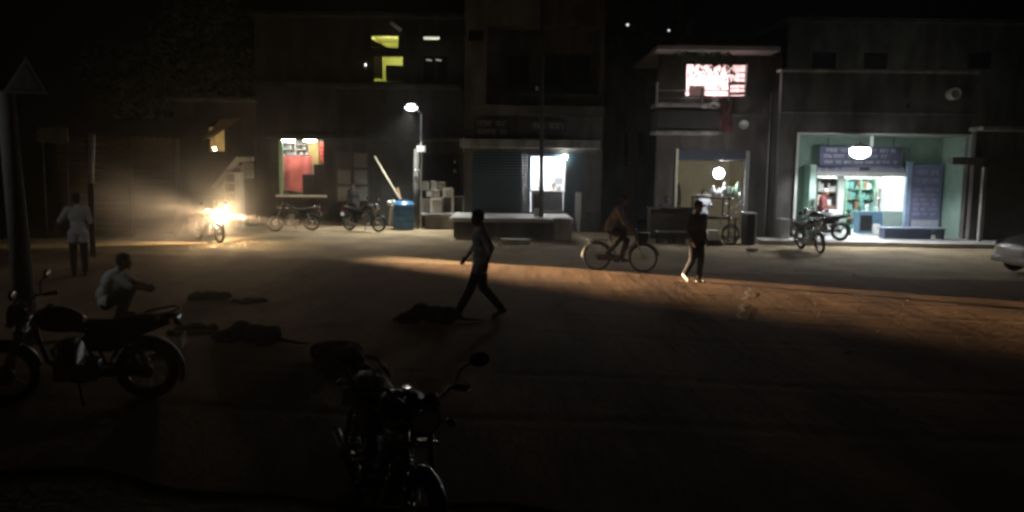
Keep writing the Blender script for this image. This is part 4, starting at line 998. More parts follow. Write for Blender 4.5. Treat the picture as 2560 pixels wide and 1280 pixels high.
# sign boards above the counter
for px, rows, lab in (((1184, 296, 1278, 346), 2, 'dark sign board with two rows of faint grey writing, above the roller shutter'), ((1322, 300, 1418, 334), 1, 'dark sign board with one row of faint writing, above the lit counter window')):
    x = R(*px, Y4-.2); t2 = thing('sign_board', lab, 'sign', ((x[0]+x[1])/2, Y4-.2, x[2]), group='sign boards above the counter')
    mb = MB(); mb.box(x[0], x[1], Y4-.25, Y4-.2, x[2], x[3]); mb.build('board', mat('sign_dark', (.03, .032, .04), .6, .3, 3), t2, bevel=.008)
    mb = MB(); lettering(mb, x[0]+.1, x[1]-.1, x[2]+.08, x[3]-.05, Y4-.25, rows, RNG); mb.build('lettering', mat('sign_letters', (.30, .29, .26), .8, .2, 5), t2)
    mb = MB()
    for xx in (x[0]+.2, x[1]-.2): mb.cyl((xx, Y4-.2, x[3]-.1), (xx, Y4-.005, x[3]-.1), .02, n=8)
    mb.build('bracket', M['dark_metal'], t2)
# dark pole in front of the lit window
base = G(1352, 592); tp = W(1357, -40, base.y)
t = thing('utility_pole', 'tall dark pole crossing in front of the lit counter window', 'pole', base)
mb = MB(); mb.cyl(base, tp, .085, .06, 14); mb.build('pole', mat('dark_pole', (.05, .05, .05), .8, .3, 4), t, smooth=True)
p = W(1342, 226, base.y-.1); mb = MB(); mb.lathe(p, [(.03, 0), (.05, .03), (.035, .08), (.05, .1), (.02, .14)], 12); mb.build('insulator', M['white_plastic'], t, smooth=True)
mb = MB(); mb.cyl(p+V(0, 0, .02), (base.x+(tp.x-base.x)*.6, base.y, p.z+.02), .012, n=6); mb.build('bracket', M['dark_metal'], t)

# ================================================================== building 5: dark house far back in the gap, and the tree in it
Y5 = 38.0
x = R(1440, 120, 1720, 580, Y5)
t = thing('back_house', 'unlit house at the end of the black gap between the buildings', 'building', ((x[0]+x[1])/2, Y5, 0))
wq = R(1560, 330, 1610, 420, Y5)
mb = MB(); wall_holes(mb, x[0], x[1], 0, x[3], Y5, .2, [wq]); mb.build('wall', wall_mat('plaster_dark', (.10, .095, .09)), t, fixn=False)
mb = MB(); mb.box(x[0]-.2, x[1]+.2, Y5-.4, Y5+5, x[3]+.004, x[3]+.15); mb.build('roof', M['concrete'], t)
mb = MB(); mb.box(wq[0]+.003, wq[1]-.003, Y5+.1, Y5+.12, wq[2]+.003, wq[3]-.003); mb.build('window', MATS['dark_glass'], t)
leafm = mat('leaf', (.055, .085, .035), .6, .5, 3, spec=.3)
b5 = V(W(1575, 560, 33).x, 33, 0); rg = random.Random(11)
bl_ = [(W(px, py, 33+dy), r) for px, py, dy, r in ((1560, 40, 0, 1.5), (1620, 20, .5, 1.5), (1590, 90, -.5, 1.2), (1665, 60, .3, 1.2), (1530, 100, .4, 1.0), (1640, 110, 0, 1.0), (1590, -40, 0, 1.5))]
make_tree('big dark tree in the black gap, its leaves above the balcony roof', b5, [b5, b5+V(.1, 0, 2.5), b5+V(-.05, .1, 4.8), b5+V(.1, 0, 6.0)], .26, bl_, leafm, 5200, rg, .17)
for px, py, lab, r in ((1569, 62, 'tiny lamp shining through the tree leaves, left of two', .05), (1672, 76, 'tiny lamp shining through the tree leaves, right of two', .04)):
    p = W(px, py, 31.0); t2 = thing('festoon_bulb', lab, 'bulb', p, group='lamps in the tree')
    mb = MB(); mb.ball(p, r, 10, 8); mb.build('bulb', glow('leaf_bulb', (.95, .97, 1), 1.1), t2, smooth=True)
    mb = MB(); mb.cyl(p+V(0, 0, .04), p+V(0, 0, .12), .02, n=8); mb.tube([p+V(0, 0, .12), p+V(.1, .8, .5), p+V(.2, 1.8, .3)], .006, 6); mb.build('cable', M['dark_metal'], t2)
b6 = V(W(492, 560, 31.5).x, 31.8, 0); b6 = V(W(470, 560, 33).x, 33.5, 0)
bl_ = [(W(px, py, 33+dy), r) for px, py, dy, r in ((420, 190, 0, 1.6), (520, 150, .5, 1.7), (600, 200, 0, 1.5), (350, 240, -.5, 1.3), (470, 80, .3, 1.5), (560, 60, 0, 1.2), (280, 180, .4, 1.3))]
make_tree('wide dark tree rising behind the plank hut and the stair house', b6, [b6, b6+V(.1, 0, 2.2), b6+V(.3, 0, 4.2), b6+V(.2, 0, 5.2)], .3, bl_, leafm, 5200, rg, .17)

# ================================================================== building 6: balcony house with the pink window
Y6 = 28.6
x0, x1, _, ztop = R(1642, 138, 1945, 580, Y6)
t = thing('pink_window_house', 'house with a bright pink upstairs window, railed balcony and open cream shop room', 'building', ((x0+x1)/2, Y6, 0))
pw = R(1716, 154, 1866, 240, Y6); op = R(1690, 376, 1862, 524, Y6); op = (op[0], op[1], 0.02, op[3])
mb = MB(); wall_holes(mb, x0, x1, 0, ztop, Y6, .22, [pw, op]); mb.build('wall', wall_mat('plaster_pinkish', (.125, .108, .10)), t, fixn=False)
rf = R(1640, 127, 1946, 138, Y6-.9); mb = MB(); mb.box(rf[0], rf[1], Y6-1.1, Y6+4, ztop+.004, ztop+.17); mb.build('roof', mat('roof_pale', (.32, .28, .265), .9, .2, 3), t, bevel=.02)
mb = MB(); room(mb, pw[0]-.5, pw[1]+.5, pw[2]-.5, pw[3]+.2, Y6+.22, Y6+2.6); mb.build('upper_room', mat('pink_wall', (.78, .60, .60), .9, .08, 2), t, fixn=False)
for px in (1745, 1830):
    p = W(px, 165, Y6+.8); mb = MB(); mb.cyl((p.x-.4, p.y, p.z+.12), (p.x+.4, p.y, p.z+.12), .022, n=10); mb.build('tube_lamp', glow('pink_tube', (1, .93, .93), PINKT), t, smooth=True)
mb = MB(); mb.box(pw[0]+.004, pw[1]-.004, Y6+.05, Y6+.12, pw[3]-.10, pw[3]-.003); mb.build('valance', mat('valance', (.07, .03, .03), .9, .3, 5), t)
lv = R(1822, 162, 1863, 240, Y6+.12); mb = MB()
for k, hh_ in enumerate((.05, .02, .06, .015, .03, .012)):
    z = lv[2]+(lv[3]-lv[2])*(k+.5)/6; mb.box(lv[0]+.04*(k % 2), pw[1]-.004, Y6+.14, Y6+.17, z-hh_, z+hh_)
mb.build('louvre', mat('louvre', (.52, .42, .43), .8, .15, 4), t)
x = R(1722, 214, 1762, 240, Y6+.5); mb = MB(); mb.box(x[0], x[1], Y6+.45, Y6+.5, pw[2]-.2, x[3]); mb.build('bed_board', mat('pink_red', (.62, .40, .40), .8, .25, 3), t)
# balcony
bs = R(1640, 258, 1800, 267, Y6-1.2); mb = MB(); mb.box(bs[0], bs[1], Y6-1.3, Y6-.004, bs[2], bs[3]); mb.build('balcony_slab', M['pale_concrete'], t, bevel=.015)
mb = MB()
for px, y0, y1 in ((1641, 212, 262), (1755, 220, 262), (1821, 212, 270)):
    a, b = W(px, y1, Y6-1.22), W(px, y0, Y6-1.22); mb.cyl((a.x, a.y, bs[2]), (a.x, a.y, b.z), .035, n=10); mb.ball((a.x, a.y, b.z+.05), .055, 12, 8)
a, b = W(1641, 226, Y6-1.22), W(1821, 226, Y6-1.22); mb.cyl(a, b, .022, n=8); a = W(1641, 245, Y6-1.22); b = W(1821, 245, Y6-1.22); mb.cyl(a, b, .008, n=8)
mb.build('railing', M['galv'], t, smooth=True)
bn = R(1642, 276, 1796, 331, Y6-1.2)
mb = MB(); mb.box(bn[0], bn[1], Y6-1.22, Y6-.004, bn[2]+.05, bn[3]); mb.build('balcony_front', mat('dark_front', (.045, .04, .038), .85, .3, 3), t, bevel=.015)
mb = MB(); mb.box(bn[0]-.04, bn[1]+.04, Y6-1.3, Y6-.005, bn[2]-.06, bn[2]+.048); mb.build('ledge', M['concrete'], t, bevel=.01)
rgl = R(1800, 246, 1885, 292, Y6-.1); mb = MB(); mb.box(bs[1]+.004, rgl[1], Y6-1.0, Y6-.006, rgl[2], rgl[3]); mb.build('side_parapet', wall_mat('plaster_pinkish', (.3, .265, .25)), t, bevel=.015)
# open shop room
mb = MB(); room(mb, op[0]-.02, op[1]+.3, 0.015, op[3]+.02, Y6+.221, Y6+3.2); mb.build('shop_room', mat('cream_wall', (.74, .66, .44), .9, .12, 2), t, fixn=False)
bh = R(1694, 377, 1860, 402, Y6+.1); mb = MB(); mb.box(op[0]+.005, op[1]-.005, Y6+.08, Y6+.14, bh[2], op[3]-.003); mb.build('shutter_box', mat('blue_grey', (.05, .06, .085), .7, .2, 3), t)
mb = MB(); x = R(1688, 372, 1694, 520, Y6-.1); mb.box(x[0], x[1], Y6-.12, Y6-.004, 0, x[3]); mb.build('door_jamb', mat('cream_paint', (.62, .58, .42), .7, .1, 4), t)
x = R(1863, 400, 1872, 520, Y6-.1); mb = MB(); mb.box(x[0]-.003, x[1], Y6-.1, Y6-.004, 0, op[3]); mb.build('door_jamb', mat('grey_paint', (.30, .30, .29), .6, .1, 4), t)
mb = MB(); p = W(1922, 372, Y6-.06); q = W(1921, 420, Y6-.06); mb.cyl((p.x, p.y, 0), (p.x, p.y, p.z+2), .03, n=10); mb.build('drain_pipe', M['galv'], t, smooth=True)
# things on the balcony
p = W(1860, 313, Y6-1.3); t2 = thing('satellite_dish', 'small round satellite dish at the balcony corner below the pink window', 'dish', p, world=False)
mb = MB(); mb.lathe((0, 0, 0), [(.004, 0), (.07, .01), (.13, .035), (.165, .065), (.16, .07), (.12, .042), (.06, .018), (.004, .01)], 24)
q = Matrix.Rotation(rad(75), 4, 'X') @ Matrix.Rotation(0, 4, 'Z'); q = Matrix.Rotation(rad(-25), 4, 'Z') @ Matrix.Rotation(rad(70), 4, 'X'); mb.v = [q @ p_ for p_ in mb.v]; mb.build('dish', M['white_plastic'], t2, smooth=True)
mb = MB(); mb.tube([V(0, .02, -.02), V(.02, .2, -.1), V(-.05, .32, -.05)], .015); mb.build('mount', M['dark_metal'], t2, smooth=True)
mb = MB(); mb.tube([q @ V(0, -.15, .05), q @ V(0, -.06, .2)], .008); mb.ball(q @ V(0, -.05, .2), .025, 10, 8); mb.build('receiver', M['white_plastic'], t2, smooth=True)
cloth_sheet('hanging_cloth', 'dark red cloth drying over the balcony corner right of the railing', 'cloth', (1800, 252, 1832, 332), Y6-1.42, mat('maroon_cloth', (.10, .03, .03), .9, .3, 5), 2, RNG, .05)
for px, r_, lab in ((1757, .11, 'smaller pale cloth roll on the balcony ledge'), (1781, .19, 'larger pale cloth roll on the balcony ledge')):
    p = W(px, 272, Y6-1.15); mb = MB(); c = V(p.x, Y6-1.35, bs[3]+r_*.5-.17)
    for k in range(3): mb.torus(c+V(0, .03*k-.02, 0), r_*(.8-.22*k), .03, 20, 8)
    mb.v = [V(v.x, v.y, c.z+(v.z-c.z)*.6) for v in mb.v]
    single(mb, 'cloth_roll', M['white_paint'], lab, 'cloth', smooth=True)
# creeper over the window
mb = MB(); rg = random.Random(21); st = MB()
for k in range(15):
    px = rg.uniform(1690, 1832); y0 = 138; y1 = y0+rg.choice((30, 35, 45, 60, 75)) if 1700 < px else 190
    P_ = [W(px+rg.uniform(-4, 4)*j, y0+(y1-y0)*j/5, Y6-.6) for j in range(6)]
    st.tube(P_, .006, 5)
    for j in range(1, 6):
        for q_ in range(rg.randint(1, 3)):
            c = P_[j]+V(rg.uniform(-.05, .05), rg.uniform(-.05, .05), rg.uniform(-.1, .1)); a = rg.uniform(-.6, .6)-PI/2; L_ = rg.uniform(.10, .2)
            d = V(math.cos(a), rg.uniform(-.2, .2), math.sin(a)); n_ = V(-d.z, 0, d.x)*L_*.2
            mb.add([c, c+d*L_*.5+n_, c+d*L_, c+d*L_*.5-n_], [(0,1,2,3)])
for k in range(260):
    c = W(rg.triangular(1685, 1845, 1735), rg.triangular(128, 162, 140), Y6-.6-rg.uniform(-.2, .3)); a = rg.uniform(0, 2*PI); L_ = rg.uniform(.1, .2); d = V(math.cos(a), rg.uniform(-.4, .4), math.sin(a)); n_ = V(-d.z, 0, d.x)*L_*.22
    mb.add([c, c+d*L_*.5+n_, c+d*L_, c+d*L_*.5-n_], [(0,1,2,3)])
t2 = thing('creeper_plant', 'leafy creeper hanging from the roof edge across the pink window', 'plant', W(1750, 138, Y6-.6))
mb.build('leaves', leafm, t2, fixn=False); st.build('stems', MATS['bark'], t2)
# folded umbrella, counter, benches
p = W(1697, 455, Y6+.6)
t2 = thing('folded_parasol', 'closed dark parasol standing upright against the cream wall', 'parasol', (p.x, Y6+.6, 0))
mb = MB(); zb = W(1697, 515, Y6+.6).z; mb.lathe((p.x, Y6+.6, zb-.6), [(.10, 0), (.15, .05), (.14, .5), (.11, 1.0), (.05, p.z-zb+.45), (.015, p.z-zb+.6)], 14); mb.build('canopy', mat('olive_cloth', (.045, .042, .03), .9, .3, 5), t2, smooth=True)
mb = MB(); mb.cyl((p.x, Y6+.6, .02), (p.x, Y6+.6, zb-.58), .025, n=10); mb.build('pole', M['dark_metal'], t2)
Yk = 26.9
x = R(1622, 519, 1734, 585, Yk)
t2 = thing('tea_counter', 'long dark counter at the left of the food cart', 'counter', ((x[0]+x[1])/2, Yk+.3, 0))
mb = MB(); mb.box(x[0]+.05, x[1]-.05, Yk+.03, Yk+.6, .05, x[3]-.06); mb.build('front_panel', M['dark_wood'], t2)
mb = MB(); mb.box(x[0], x[1], Yk-.05, Yk+.65, x[3]-.058, x[3]-.005); mb.build('top', M['dark_wood'], t2, bevel=.008)
xq = R(1617, 517, 1650, 521, Yk-.06); mb = MB(); mb.box(x[0], xq[1], Yk-.07, Yk-.052, x[3]-.05, x[3]-.01); mb.build('steel_edge', M['steel'], t2)
for px0, px1, lab in ((1641, 1677, 'low bench with a pale worn seat in front of the tea counter, left of two'), (1681, 1713, 'low bench with a pale worn seat in front of the tea counter, right of two')):
    a, b = W(px0, 577, Yk-1.0), W(px1, 577, Yk-1.0)
    t2 = thing('bench', lab, 'bench', ((a.x+b.x)/2, Yk-1, 0), group='benches at the tea counter')
    mb = MB(); mb.box(a.x, b.x, Yk-1.15, Yk-.8, a.z-.05, a.z); mb.build('seat', mat('pale_plank', (.42, .40, .36), .8, .3, 4), t2, bevel=.008)
    for xx in (a.x+.05, b.x-.05):
        for yy in (Yk-1.11, Yk-.84): mb = MB(); mb.box(xx-.025, xx+.025, yy-.025, yy+.025, 0, a.z-.052); mb.build('leg', M['dark_wood'], t2)

# ------------------------------------------------------------------ food cart
Yt = 25.9
cx0, cx1 = W(1742, 500, Yt).x, W(1862, 500, Yt).x; zd = W(1800, 545, Yt).z; zu = W(1800, 494, Yt).z
t = thing('food_cart', 'tall wheeled food cart loaded with pots and bags under a bright hanging bulb', 'food cart', ((cx0+cx1)/2, Yt+.4, 0))
for z, nm, y0 in ((zd, 'deck', Yt-.1), (zu, 'upper_shelf', Yt+.02)):
    mb = MB(); mb.box(cx0, cx1-.2 if nm == 'deck' else cx1-.45, y0, Yt+.85, z-.04, z); mb.build(nm, M['dark_wood'], t, bevel=.006)
for xx in (cx0+.04, cx1-.5):
    for yy in (Yt+.06, Yt+.8): mb = MB(); mb.box(xx-.02, xx+.02, yy-.02, yy+.02, zd+.002, zu-.042); mb.build('post', M['dark_metal'], t)
for xx in (cx0+.08, cx1-.28):
    for yy in (Yt, Yt+.76): mb = MB(); mb.box(xx-.025, xx+.025, yy-.025, yy+.025, 0.0, zd-.042); mb.build('leg', M['dark_wood'], t)
for yy in (Yt-.16, Yt+.9):
    p = W(1826, 590, yy); mb = MB(); r = .30; mb.torus((p.x, yy, r), r-.02, .02, 32, 8)
    wo = mb.build('wheel', M['rubber'], t, smooth=True); mb = MB(); mb.torus((p.x, yy, r), r-.045, .01, 32, 6); mb.cyl((p.x, yy-.04, r), (p.x, yy+.04, r), .03, n=10)
    for k in range(16): a = 2*PI*k/16; mb.cyl((p.x, yy, r), (p.x+(r-.04)*math.cos(a), yy, r+(r-.04)*math.sin(a)), .004, n=5)
    mb.build('rim', M['chrome'], wo, smooth=True)
rodm = M['chrome']; mb = MB()
for pp in (((1843, 485), (1820, 505), (1806, 523)), ((1836, 512), (1815, 532), (1800, 548), (1793, 562), (1808, 564)), ((1809, 486), (1803, 493)), ((1858, 500), (1843, 512))):
    mb.tube([W(px, py, Yt-.2) for px, py in pp], .012, 8)
for px0, px1, py in ((1840, 1858, 512), (1834, 1856, 530), (1815, 1822, 531), (1804, 1819, 541), (1824, 1838, 547)):
    a, b = W(px0, py, Yt-.2), W(px1, py, Yt-.2); mb.cyl(a, b, .014, n=8)
a, b = W(1840, 512, Yt-.2), W(1839, 522, Yt-.2); mb.cyl(a, b, .012, n=8); mb.cyl(W(1850, 560, Yt-.2), W(1850, 480, Yt-.2), .012, n=8)
mb.cyl(W(1802, 562, Yt-.2), (W(1802, 562, Yt).x, Yt, zd-.06), .012, n=8)
mb.build('tubular_frame', rodm, t, smooth=True)
pole_x = W(1861, 470, Yt+.6).x; lz = W(1797, 433, Yt+.3)
mb = MB(); mb.cyl((pole_x, Yt+.6, 0), (pole_x, Yt+.6, lz.z+.45), .02, n=10); mb.tube([(pole_x, Yt+.6, lz.z+.45), (lz.x, Yt+.3, lz.z+.42)], .014); mb.build('lamp_pole', M['galv'], t, smooth=True)
t2 = thing('hanging_lamp', 'bright white bulb hanging over the food cart', 'lamp', lz)
mb = MB(); mb.ball(lz, (.16, .16, .165), 18, 12); mb.build('bulb', glow('cart_white', (.95, .98, 1), CARTW), t2, smooth=True)
mb = MB(); mb.cyl(lz+V(0, 0, .155), lz+V(0, 0, .2), .03, n=10); mb.cyl(lz+V(0, 0, .2), lz+V(0, 0, .42), .005, n=6); mb.build('holder', M['black_paint'], t2, smooth=True)
# things on the cart
def bag(px, py, wpx, hpx, lab, m, nm='bag', cat='bag', seed=1, z=None):
    rg = random.Random(seed); x = R(px-wpx/2, py-hpx, px+wpx/2, py, Yt+.3); mb = MB(); w_ = (x[1]-x[0])/2; h_ = x[3]-x[2]; zb = (zu if z is None else z)+.002; c = (x[0]+x[1])/2
    mb.ball((c, Yt+.3, zb+h_*.42), (w_, w_*.8, h_*.42), 12, 8)
    for k in range(6): mb.ball((c+rg.uniform(-.5, .5)*w_, Yt+.3+rg.uniform(-.4, .3)*w_, zb+h_*rg.uniform(.3, .75)), (w_*.55, w_*.5, h_*.28), 9, 7)
    mb.cap((c, Yt+.3, zb+h_*.75), (c+rg.uniform(-.02, .02), Yt+.3, zb+h_), .03, .045)
    return single(mb, nm, m, lab, cat, 'load on the food cart', smooth=True, remesh=.015, smoothit=1)
wb = mat('white_bag', (.78, .78, .8), .5, .1, 8); gb = mat('green_bag', (.42, .55, .42), .4, .2, 8)
bag(1783, 492, 15, 26, 'white bag standing alone near the middle of the cart top', wb, seed=2)
bag(1797, 488, 14, 20, 'low white bag beside the tall rounded white bag', wb, seed=3)
bag(1810, 492, 16, 34, 'tall rounded white bag directly under the bulb', wb, seed=4)
bag(1822, 496, 14, 24, 'pale green bag left of the bigger green bag', gb, seed=5)
bag(1832, 496, 13, 22, 'small pale green bag squeezed between two green bags', gb, seed=6)
bag(1844, 500, 17, 36, 'biggest pale green bag at the right end of the cart top', gb, seed=7)
p = W(1783, 541, Yt-.02); mb = MB(); mb.lathe((p.x, Yt+.15, zd+.002), [(.06, 0), (.15, .03), (.19, .045), (.185, .05), (.14, .035)], 24); single(mb, 'steel_plate', M['chrome'], 'round steel plate on the lower deck of the cart', 'plate', smooth=True)
p = W(1757, 488, Yt+.25); mb = MB(); mb.lathe((W(1763, 488, Yt).x, Yt+.3, zu+.002), [(.2, 0), (.26, .03), (.27, .07), (.25, .075)], 24); single(mb, 'serving_tray', M['white_plastic'], 'wide white tray at the left end of the cart top', 'tray', smooth=True)
x = R(1771, 576, 1800, 593, Yt-.75); t2 = thing('white_cooler', 'white box with a tilted lid low in front of the food cart', 'box', ((x[0]+x[1])/2, Yt-.6, 0))
mb = MB(); mb.box(x[0], x[0]+(x[1]-x[0])*.72, Yt-.75, Yt-.4, .17, x[3]); mb.build('body', M['white_plastic'], t2, bevel=.015)
mb = MB(); mb.prism([(x[0]+(x[1]-x[0])*.74, .18), (x[1]+.04, .18), (x[1]-.05, x[3]), (x[0]+(x[1]-x[0])*.74, x[3])], Yt-.74, Yt-.42); mb.build('lid', M['white_plastic'], t2, bevel=.01)
mb = MB(); mb.box(x[0]-.03, x[1]+.06, Yt-.78, Yt-.36, 0, .168); mb.build('stand', M['dark_wood'], t2)
x = R(1866, 532, 1891, 612, Yt-.3)
t2 = thing('stove_cabinet', 'tall dark cabinet with pale metal edges right of the food cart', 'cabinet', ((x[0]+x[1])/2, Yt, 0))
mb = MB(); mb.box(x[0], x[1]-.06, Yt-.3, Yt+.25, 0, x[3]-.04); mb.build('body', M['dark_metal'], t2, bevel=.01)
mb = MB(); mb.box(x[0]-.02, x[1], Yt-.33, Yt+.28, x[3]-.038, x[3]); mb.box(x[1]-.058, x[1], Yt-.34, Yt-.28, .02, x[3]-.04); mb.build('steel_edge', M['galv'], t2, bevel=.006)

# ================================================================== building 7: pharmacy
Y7 = 27.2
x0, x1, _, z1 = R(1946, 182, 2424, 600, Y7)
t = thing('pharmacy_building', 'wide building with a green walled open front and a lit medicine shop inside', 'building', ((x0+x1)/2, Y7, 0))
al = R(1992, 338, 2424, 603, Y7); al = (al[0], al[1]-.12, .14, al[3])
mb = MB(); wall_holes(mb, x0, x1, 0, z1, Y7, .25, [al]); mb.build('wall', plaster_d, t, fixn=False)
mb = MB(); mb.box(x0-.08, x1+.08, Y7-.12, Y7+.4, z1+.003, z1+.1); mb.build('coping', M['concrete'], t, bevel=.015)
zq = W(2200, 283, Y7).z; mb = MB(); mb.box(x0, x1, Y7-.03, Y7-.003, zq-.03, zq); mb.build('string_course', M['concrete'], t)
mb = MB(); mb.box(al[0]-.085, al[0]-.003, Y7-.035, Y7-.003, .14, al[3]+.06); mb.box(al[0]-.002, al[1], Y7-.034, Y7-.003, al[3]+.004, al[3]+.06); mb.box(al[1]+.003, al[1]+.08, Y7-.035, Y7-.003, al[3]-.8, al[3]+.06); mb.build('white_trim', mat('trim_white', (.70, .74, .68), .7, .1, 4), t)
Yb = Y7+1.7
grn = mat('green_wall', (.20, .285, .235), .85, .2, 1.5)
dr = R(2040, 438, 2262, 590, Yb); dr = (dr[0], dr[1], .15, dr[3])
mb = MB(); wall_holes(mb, al[0]-.02, al[1]+.02, .14, al[3]+.05, Yb, .15, [dr]); mb.build('inner_wall', grn, t, fixn=False)
mb = MB(); mb.quad((al[0], Y7+.25, .14), (al[0], Yb, .14), (al[0], Yb, al[3]), (al[0], Y7+.25, al[3])); mb.quad((al[1], Y7+.25, .14), (al[1], Y7+.25, al[3]), (al[1], Yb, al[3]), (al[1], Yb, .14)); mb.quad((al[0], Y7+.25, al[3]), (al[0], Yb, al[3]), (al[1], Yb, al[3]), (al[1], Y7+.25, al[3])); mb.build('porch_lining', grn, t, fixn=False)
mb = MB(); mb.box(al[0]-.02, al[1]+.02, Y7-.5, Yb+.0, .135, .155); mb.build('porch_floor', mat('porch_tile', (.42, .42, .40), .7, .15, 2), t)
x = R(2022, 412, 2037, 600, Yb-.6); mb = MB(); mb.box(x[0], x[1], Yb-.6, Yb-.004, .16, x[3]); mb.build('pilaster', mat('pale_green', (.34, .46, .40), .8, .15, 3), t, bevel=.01)
hb = R(2038, 430, 2264, 441, Yb-.06); mb = MB(); mb.box(hb[0], hb[1], Yb-.08, Yb-.004, hb[2], hb[3]); mb.build('door_head', M['white_paint'], t, bevel=.006)
pb = R(2262, 405, 2275, 600, Yb-.3); mb = MB(); mb.box(pb[0], pb[1], Yb-.35, Yb-.2, .16, pb[3]); mb.build('blue_post', mat('blue_post', (.25, .33, .46), .6, .15, 4), t, bevel=.01)
mb = MB(); room(mb, dr[0]-.3, dr[1]+.3, .152, dr[3]+.25, Yb+.15, Yb+3.4); mb.build('shop_room', mat('mint_wall', (.76, .80, .77), .9, .08, 2), t, fixn=False)
for px, yy in ((2225, 1.6), (2100, 1.4)):
    p = W(px, 446, Yb+yy); mb = MB(); mb.cyl((p.x-.45, p.y, dr[3]+.18), (p.x+.45, p.y, dr[3]+.18), .022, n=10); mb.build('tube_lamp', glow('pharm_tube', (.92, 1, .97), PHT), t, smooth=True)
# sign boards
sb = R(2049, 366, 2254, 414, Yb-.5)
blue = mat('sign_blue', (.07, .075, .13), .6, .3, 2); vio = mat('sign_violet', (.15, .16, .26), .6, .25, 2); pale_t = mat('sign_pale', (.42, .42, .48), .7, .2, 5)
t2 = thing('shop_sign', 'wide blue shop sign with two rows of pale writing hung above the medicine shop door', 'sign', ((sb[0]+sb[1])/2, Yb-.5, sb[2]))
mb = MB(); mb.box(sb[0], sb[1], Yb-.5, Yb-.44, sb[2], sb[3]); mb.build('board', blue, t2, bevel=.01)
mb = MB(); lettering(mb, sb[0]+.08, sb[1]-.08, sb[2]+.22, sb[3]-.05, Yb-.5, 2, RNG); lettering(mb, sb[0]+.1, sb[1]-.1, sb[2]+.03, sb[2]+.2, Yb-.5, 1, RNG); mb.build('lettering', pale_t, t2)
mb = MB(); mb.cyl((sb[0]+.3, Yb-.47, sb[3]), (sb[0]+.3, Yb-.47, al[3]-.002), .012, n=8); mb.cyl((sb[1]-.3, Yb-.47, sb[3]), (sb[1]-.3, Yb-.47, al[3]-.002), .012, n=8); mb.build('hanger', M['dark_metal'], t2)
s2 = R(2044, 415, 2262, 430, Yb-.1)
t2 = thing('name_strip', 'narrow grey violet strip sign directly above the medicine shop door', 'sign', ((s2[0]+s2[1])/2, Yb-.1, s2[2]))
mb = MB(); mb.box(s2[0], s2[1], Yb-.07, Yb-.004, s2[2], s2[3]); mb.build('board', mat('strip_grey', (.33, .34, .42), .7, .25, 3), t2)
mb = MB(); mb.box((s2[0]+s2[1])/2-.05, (s2[0]+s2[1])/2+.32, Yb-.077, Yb-.072, s2[2]+.05, s2[3]-.05); lettering(mb, s2[0]+.1, s2[0]+1.0, s2[2]+.04, s2[3]-.03, Yb-.07, 1, RNG); mb.build('lettering', MATS['sign_dark'], t2)
bn = R(2277, 412, 2352, 578, Yb-.3)
t2 = thing('banner_board', 'tall violet blue banner board with rows of writing right of the blue post', 'sign', ((bn[0]+bn[1])/2, Yb-.3, .155))
mb = MB(); mb.box(bn[0], bn[1], Yb-.33, Yb-.28, bn[2], bn[3]); mb.build('board', vio, t2, bevel=.01)
h_ = bn[3]-bn[2]; mb = MB()
lettering(mb, bn[0]+.06, bn[1]-.06, bn[3]-h_*.30, bn[3]-h_*.06, Yb-.33, 2, RNG); lettering(mb, bn[0]+.06, bn[1]-.06, bn[2]+h_*.22, bn[3]-h_*.34, Yb-.33, 6, RNG)
mb.build('lettering', MATS['sign_letters'] if False else mat('banner_letters', (.32, .33, .42), .7, .2, 5), t2)
mb = MB(); mb.box(bn[0]+.05, bn[1]-.05, Yb-.337, Yb-.332, bn[2]+h_*.04, bn[2]+h_*.17); mb.build('pale_band', pale_t, t2)
mb = MB()
for xx in (bn[0]+.08, bn[1]-.08): mb.cyl((xx, Yb-.26, .156), (xx, Yb-.26, bn[3]-.1), .018, n=8)
mb.build('stand', M['dark_metal'], t2)
# porch lamp
lp = W(2150, 379, Y7-.75); t2 = thing('porch_lamp', 'glaring white globe lamp hanging in front of the blue shop sign', 'lamp', lp)
mb = MB(); mb.ball(lp, (.33, .22, .22), 20, 14); mb.build('globe', glow('porch_white', (.90, .94, 1.0), PORCH), t2, smooth=True)
PL = lamp('porch_lamp_light', 'SPOT', lp+V(0, 0, -.24), PORCHW, (.90, .94, 1.0), t2, .12, spot_size=rad(158), spot_blend=.35)
mb = MB(); mb.lathe(lp+V(0, 0, .12), [(.38, 0), (.385, .012), (.16, .10), (.05, .13), (.045, .2)], 28); mb.build('shade', M['white_plastic'], t2, smooth=True, fixn=False)
mb = MB(); mb.tube([lp+V(0, 0, .29), lp+V(0, .06, .40), (lp.x, Y7-.002, lp.z+.40)], .014); mb.build('bracket_arm', M['dark_metal'], t2, smooth=True)
p = W(2179, 363, Y7+.5); mb = MB(); mb.box(p.x-.05, p.x+.05, p.y-.04, p.y+.04, p.z-.05, al[3]-.003); mb.build('ceiling_bracket', M['white_plastic'], t2, bevel=.008)
